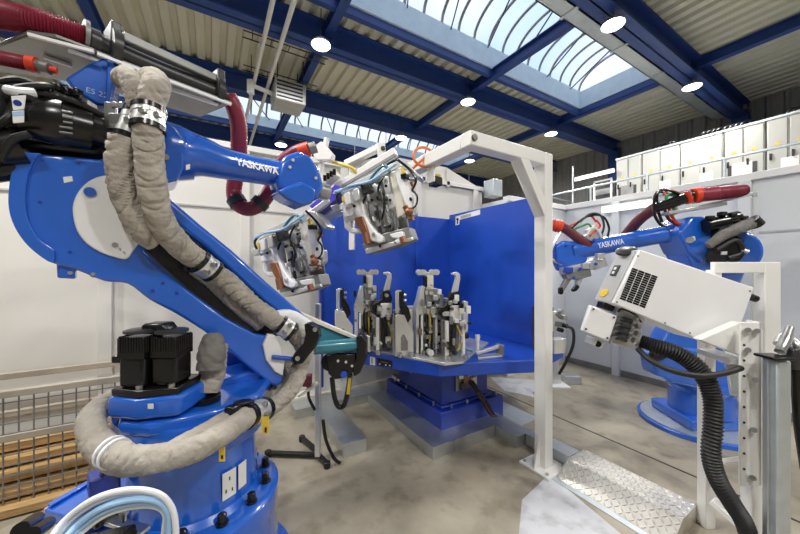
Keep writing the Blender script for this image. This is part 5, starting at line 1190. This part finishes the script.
# black slotted vent: four columns of short slots
vw = [(632.5, 267.5), (658, 276.5), (645, 308.5), (619.5, 299)]
def V(u, v, o): 
    a = Vector(vw[0]).lerp(Vector(vw[1]), u); c = Vector(vw[3]).lerp(Vector(vw[2]), u); q = a.lerp(c, v); return K(q.x, q.y, DB-o)
for col in range(4):
    b = MB()
    for r_ in range(15):
        u0 = col*.255+.005; u1 = u0+.222; v0 = r_/15+.006; v1 = v0+.052
        b.prism([V(u0, v0, .0015), V(u1, v0, .0015), V(u1, v1, .0015), V(u0, v1, .0015)], F*.003)
    b.build('vent_slots', 'black', cbx, smooth=0)
for q in ((638, 256), (750, 291), (617, 302), (665, 323), (690, 333), (633, 270), (626, 285)):
    b = MB(); b.cyl(K(*q, DB-.003), K(*q, DB+.004), .005, seg=8); b.build('screw', 'alu_dark', cbx)
b = MB(); b.cyl(K(751, 297, DB+.06), K(756, 299, DB+.06), .02, seg=12); b.build('plug', 'black', cbx)
# small junction box and cable glands
jb = thing('junction_box', 'small white tilted junction box left of the control cabinet', 'box', K(600, 325, DB+.1))
b = MB(); b.prism([K(*q, DB+.02) for q in ((591, 305.5), (617.5, 316.5), (609, 341.5), (582.5, 331))], F*.03); b.build('lid', 'bright_white', jb, bevel=.006)
b = MB(); b.prism([K(*q, DB+.05) for q in ((594, 306), (617, 315.5), (609, 341), (585, 331.5))], F*.05); b.build('back_box', 'alu', jb, bevel=.005)
for q in ((593.5, 309), (614, 317.5), (607.5, 338), (586, 329)):
    b = MB(); b.cyl(K(*q, DB+.012), K(*q, DB+.03), .006, seg=8); b.build('screw', 'dark_grey', jb)
b = MB(); b.prism([K(*q, DB+.06) for q in ((594, 338), (606, 342), (603, 349), (592, 345))], F*.08); k_ = b.build('gland_box', 'alu', jb, bevel=.004)
b = MB(); b.cyl(K(598, 344, DB+.055), K(598, 344, DB+.07), .018, seg=14); b.build('socket', 'black', k_)
b = MB(); b.prism([K(*q, DB+.08) for q in ((604, 302), (616, 306), (613, 312), (602, 308))], F*.06); b.build('hinge', 'black', jb, bevel=.004)
gp_ = thing('gland_plate', 'grey plate of cable glands under the slotted vent of the control cabinet', 'plate', K(628, 330, DB+.1))
b = MB(); b.prism([K(*q, DB+.08) for q in ((618, 306), (645, 318), (640, 340), (634, 350), (611, 343))], F*.05); b.build('plate', 'alu', gp_, bevel=.004)
for k in range(4):
    x, y = 622-1.8*k, 319+6.0*k
    b = MB(); b.cyl(K(x, y, DB+.05), K(x+9, y+2.5, DB+.05), .015, seg=12); g_ = b.build('cable_gland', 'dark_grey', gp_)
    b = MB(); b.cyl(K(x+9, y+2.5, DB+.05), K(x+12, y+3.4, DB+.05), .018, seg=12); b.build('nut', 'steel', g_)
    b = MB(); b.tube([K(x, y, DB+.05), K(x-5, y+1, DB+.05), K(x-7, y+6, DB+.07)], .006, n=10, seg=6); b.build('cable', 'alu_dark', gp_)
b = MB(); b.tube([K(618, 312, DB+.04), K(622, 309, DB+.03), K(634, 314, DB+.02), K(641, 322, DB+.05)], .006, n=24, seg=8); b.build('cable', 'black', gp_)
for q in ((634, 318), (636, 326), (636, 333), (633, 340), (637, 344)):
    b = MB(); b.cyl(K(*q, DB+.04), K(q[0]+3, q[1]+1, DB+.04), .017, seg=12); b.build('connector', 'steel', gp_)
# the stand
st = thing('cabinet_stand', 'white steel stand with a perforated upright carrying the tilted control cabinet', 'stand', G(735, 560, 0))
DS = 1.62
zf = 0.0
def post(px0, px1, ytop, d, nm='post', m='white_paint', depth=.06, z0=0.0, ybot=None):
    a = P(px0, ytop, d); c = P(px1, ytop, d); b = MB(); zb = z0 if ybot is None else P(px0, ybot, d).z
    b.prism([Vector((a.x, a.y, zb)), Vector((c.x, c.y, zb)), Vector((c.x, c.y, c.z)), Vector((a.x, a.y, a.z))], F*depth); return b.build(nm, m, st, bevel=.004)
post(765, 781, 262, 1.86, depth=.06)
b = MB(); b.prism([P(*q, 1.86) for q in ((715, 262), (765, 262), (765, 273), (715, 273))], F*.03); b.build('top_rail', 'white_paint', st, bevel=.004)
post(715, 722, 270, 1.87, ybot=292, depth=.06)
post(706, 716, 338, 1.92, depth=.06)
pa = post(740.5, 762, 322, 1.60, 'perforated_upright', depth=.012, ybot=486)
b = MB(); a = P(740.5, 322, 1.6); b.span_ = None
b = MB(); c = P(759, 322, 1.6); zb = P(750, 486, 1.6).z; b.prism([Vector((c.x, c.y, zb)), Vector((c.x, c.y, c.z)), Vector((c.x, c.y, c.z))+F*.06, Vector((c.x, c.y, zb))+F*.06], R*.012); b.build('flange', 'white_paint', pa)
post(752, 763, 330, 1.66, depth=.06)
for k in range(9):
    q = (744, 345+k*15.5); b = MB(); b.cyl(P(*q, 1.597), P(*q, 1.603), .006, seg=10); b.build('hole', 'dark_grey', pa)
for q in ((748, 330), (757, 331), (748, 350), (756, 380), (754, 430), (753, 478)):
    b = MB(); b.cyl(P(*q, 1.575), P(*q, 1.60), .013, seg=8); b_ = b.build('bolt', 'steel', pa)
b = MB(); b.prism([P(*q, 1.70) for q in ((700, 340), (741, 322), (741, 356))], F*.05); b.build('bracket_web', 'white_paint', st, bevel=.004)
b = MB(); b.bar(P(712, 500, 1.75), P(752, 534, 1.62), .06, .03); b.build('brace', 'white_paint', st, bevel=.004)
b = MB(); b.bar(P(716, 462, 1.92), P(745, 459, 1.75), .05, .025); b.build('cross_bar', 'white_paint', st, bevel=.003)
b = MB(); b.bar(P(728, 342, 1.85), P(737, 395, 1.7), .05, .04); b.build('brace', 'galv', st, bevel=.003)
b = MB(); b.bar(P(704, 350, 1.9), P(738, 362, 1.72), .10, .03); b.build('bracket', 'alu', st, bevel=.003)
b = MB(); b.bar(P(797, 300, 1.55), P(797, 350, 1.55), .1, .06); 
# corrugated hose into the stand
b = MB(); b.tube([P(640, 341, 1.72), P(655, 346, 1.68), P(680, 355, 1.64), P(701, 372, 1.60), P(712, 396, 1.57), P(713, 425, 1.55), P(711, 455, 1.54), P(718, 480, 1.53), P(733, 505, 1.53), P(745, 525, 1.53), P(755, 560, 1.55)], [.034, .037, .04, .040, .037, .036, .036, .036, .035, .034], n=170, seg=18, corr=.10)
tag(b.build('corrugated_hose', 'rubber', smooth=50), 'thick black corrugated hose bending down from the cabinet into the stand', 'hose')
b = MB(); b.tube([P(638, 349, 1.70), P(650, 360, 1.62), P(670, 370, 1.56), P(700, 376, 1.52), P(725, 373, 1.54), P(741, 368, 1.58)], .014, n=110, seg=12, corr=.04)
tag(b.build('cable_conduit', 'rubber', smooth=50), 'thin black conduit looping across to the perforated upright', 'hose')
# galvanised column with black cap at the right edge
DC = 1.46
col = thing('galvanised_column', 'galvanised steel column with a black cap at the right edge of the photo', 'column', G(778, 600, 0))
a = P(778, 361, DC); c = P(792, 363, DC); b = MB()
ztop = a.z; b.prism([Vector((a.x, a.y, 0)), Vector((c.x, c.y, 0)), Vector((c.x, c.y, ztop)), Vector((a.x, a.y, ztop))], F*.055); b.build('column', 'galv_light', col, bevel=.008)
b = MB(); a0 = a-R*.012+F*.03; b.prism([Vector((a0.x, a0.y, 0)), Vector((a0.x, a0.y, 0))+R*.012, Vector((a0.x, a0.y, ztop))+R*.012, Vector((a0.x, a0.y, ztop))], F*.025); b.build('side_flange', 'galv', col, bevel=.003)
b = MB(); a2 = P(775, 361, DC-.02); c2 = P(795, 361, DC-.02); b.prism([a2, c2, c2+UP*.014, a2+UP*.014], F*.09); b.build('cap', 'black', col, bevel=.004)
b = MB(); b.tube([P(780, 352, 1.5), P(786, 340, 1.52), P(790, 328, 1.55)], [.020, .020, .016], n=8, seg=12); b.build('cable_gland', 'steel', col)
b = MB(); b.tube([P(778, 344, 1.54), P(784, 336, 1.56), P(800, 346, 1.5), P(812, 350, 1.5)], .018, n=16, seg=12); b.build('cable_gland', 'alu', col)
b = MB(); b.box(P(796, 358, 1.5), (.08, .06, .1), WA); b.build('connector', 'dark_grey', col, bevel=.01)
b = MB(); b.tube([P(796, 365, 1.5), P(799, 420, 1.5), P(806, 470, 1.5)], .02, n=20, seg=10); b.build('cable', 'black', col)
# fixture on the far side of the table, right of the portal post
L = Loc(551, 3.05, .2); L.o.z = TZ
t = thing('far_fixture', 'weld fixture on the far side of the turntable, right of the portal post', 'fixture', L.o)
b = MB(); b.box(L(-.02, .1, .22), (.14, .16, .44), L.m); b.build('body', 'brown_steel', t, bevel=.012)
b = MB(); b.box(L(.05, .05, .30), (.07, .08, .20), L.m); b.build('clamp', 'alu', t, bevel=.008)
b = MB(); b.bar(L(.06, .02, .38), L(.14, .02, .33), .04, .04); b.bar(L(.05, .02, .28), L(.15, .02, .26), .04, .05); b.build('clamp_arm', 'alu_dark', t, bevel=.006)
for x, z in ((.10, .40), (.13, .34), (.09, .22), (.14, .26), (.05, .10)):
    b = MB(); b.cyl(L(x, -.04, z), L(x, .02, z), .022, seg=10); b.build('bolt', 'steel' if z > .3 else 'black', t)
b = MB(); b.box(L(.07, 0, .07), (.14, .10, .14), L.m); b.build('bracket', 'alu', t, bevel=.006)
b = MB(); b.tube([P(566, 326, 3.02), P(573, 330, 3.0), P(573, 345, 3.0), P(566, 362, 3.02), P(559, 374, 3.05)], .014, n=30, seg=8); tag(b.build('black_cable', 'rubber'), 'black cable drooping from the far fixture right of the portal post', 'cable')
t = thing('cable_stand', 'short white-footed cable stand on the floor right of the portal post', 'stand', G(556, 384, 0))
g0 = G(556, 385, 0); b = MB(); b.box(g0+UP*.01, (.26, .26, .02), WA); b.build('base_plate', 'white_paint', t, bevel=.003)
b = MB(); b.prism([g0+R*x+UP*z for x, z in ((-.07, .02), (.08, .02), (.03, .36), (-.02, .36))], F*.06); b.build('foot', 'alu', t, bevel=.004)
g0 = G(568, 384, 0)+F*.05+R*.06; b = MB(); b.box(g0+UP*.055, (.22, .16, .11), WA); tag(b.build('floor_box', 'galv', bevel=.004), 'small galvanised box on the floor beside the cable stand', 'box')
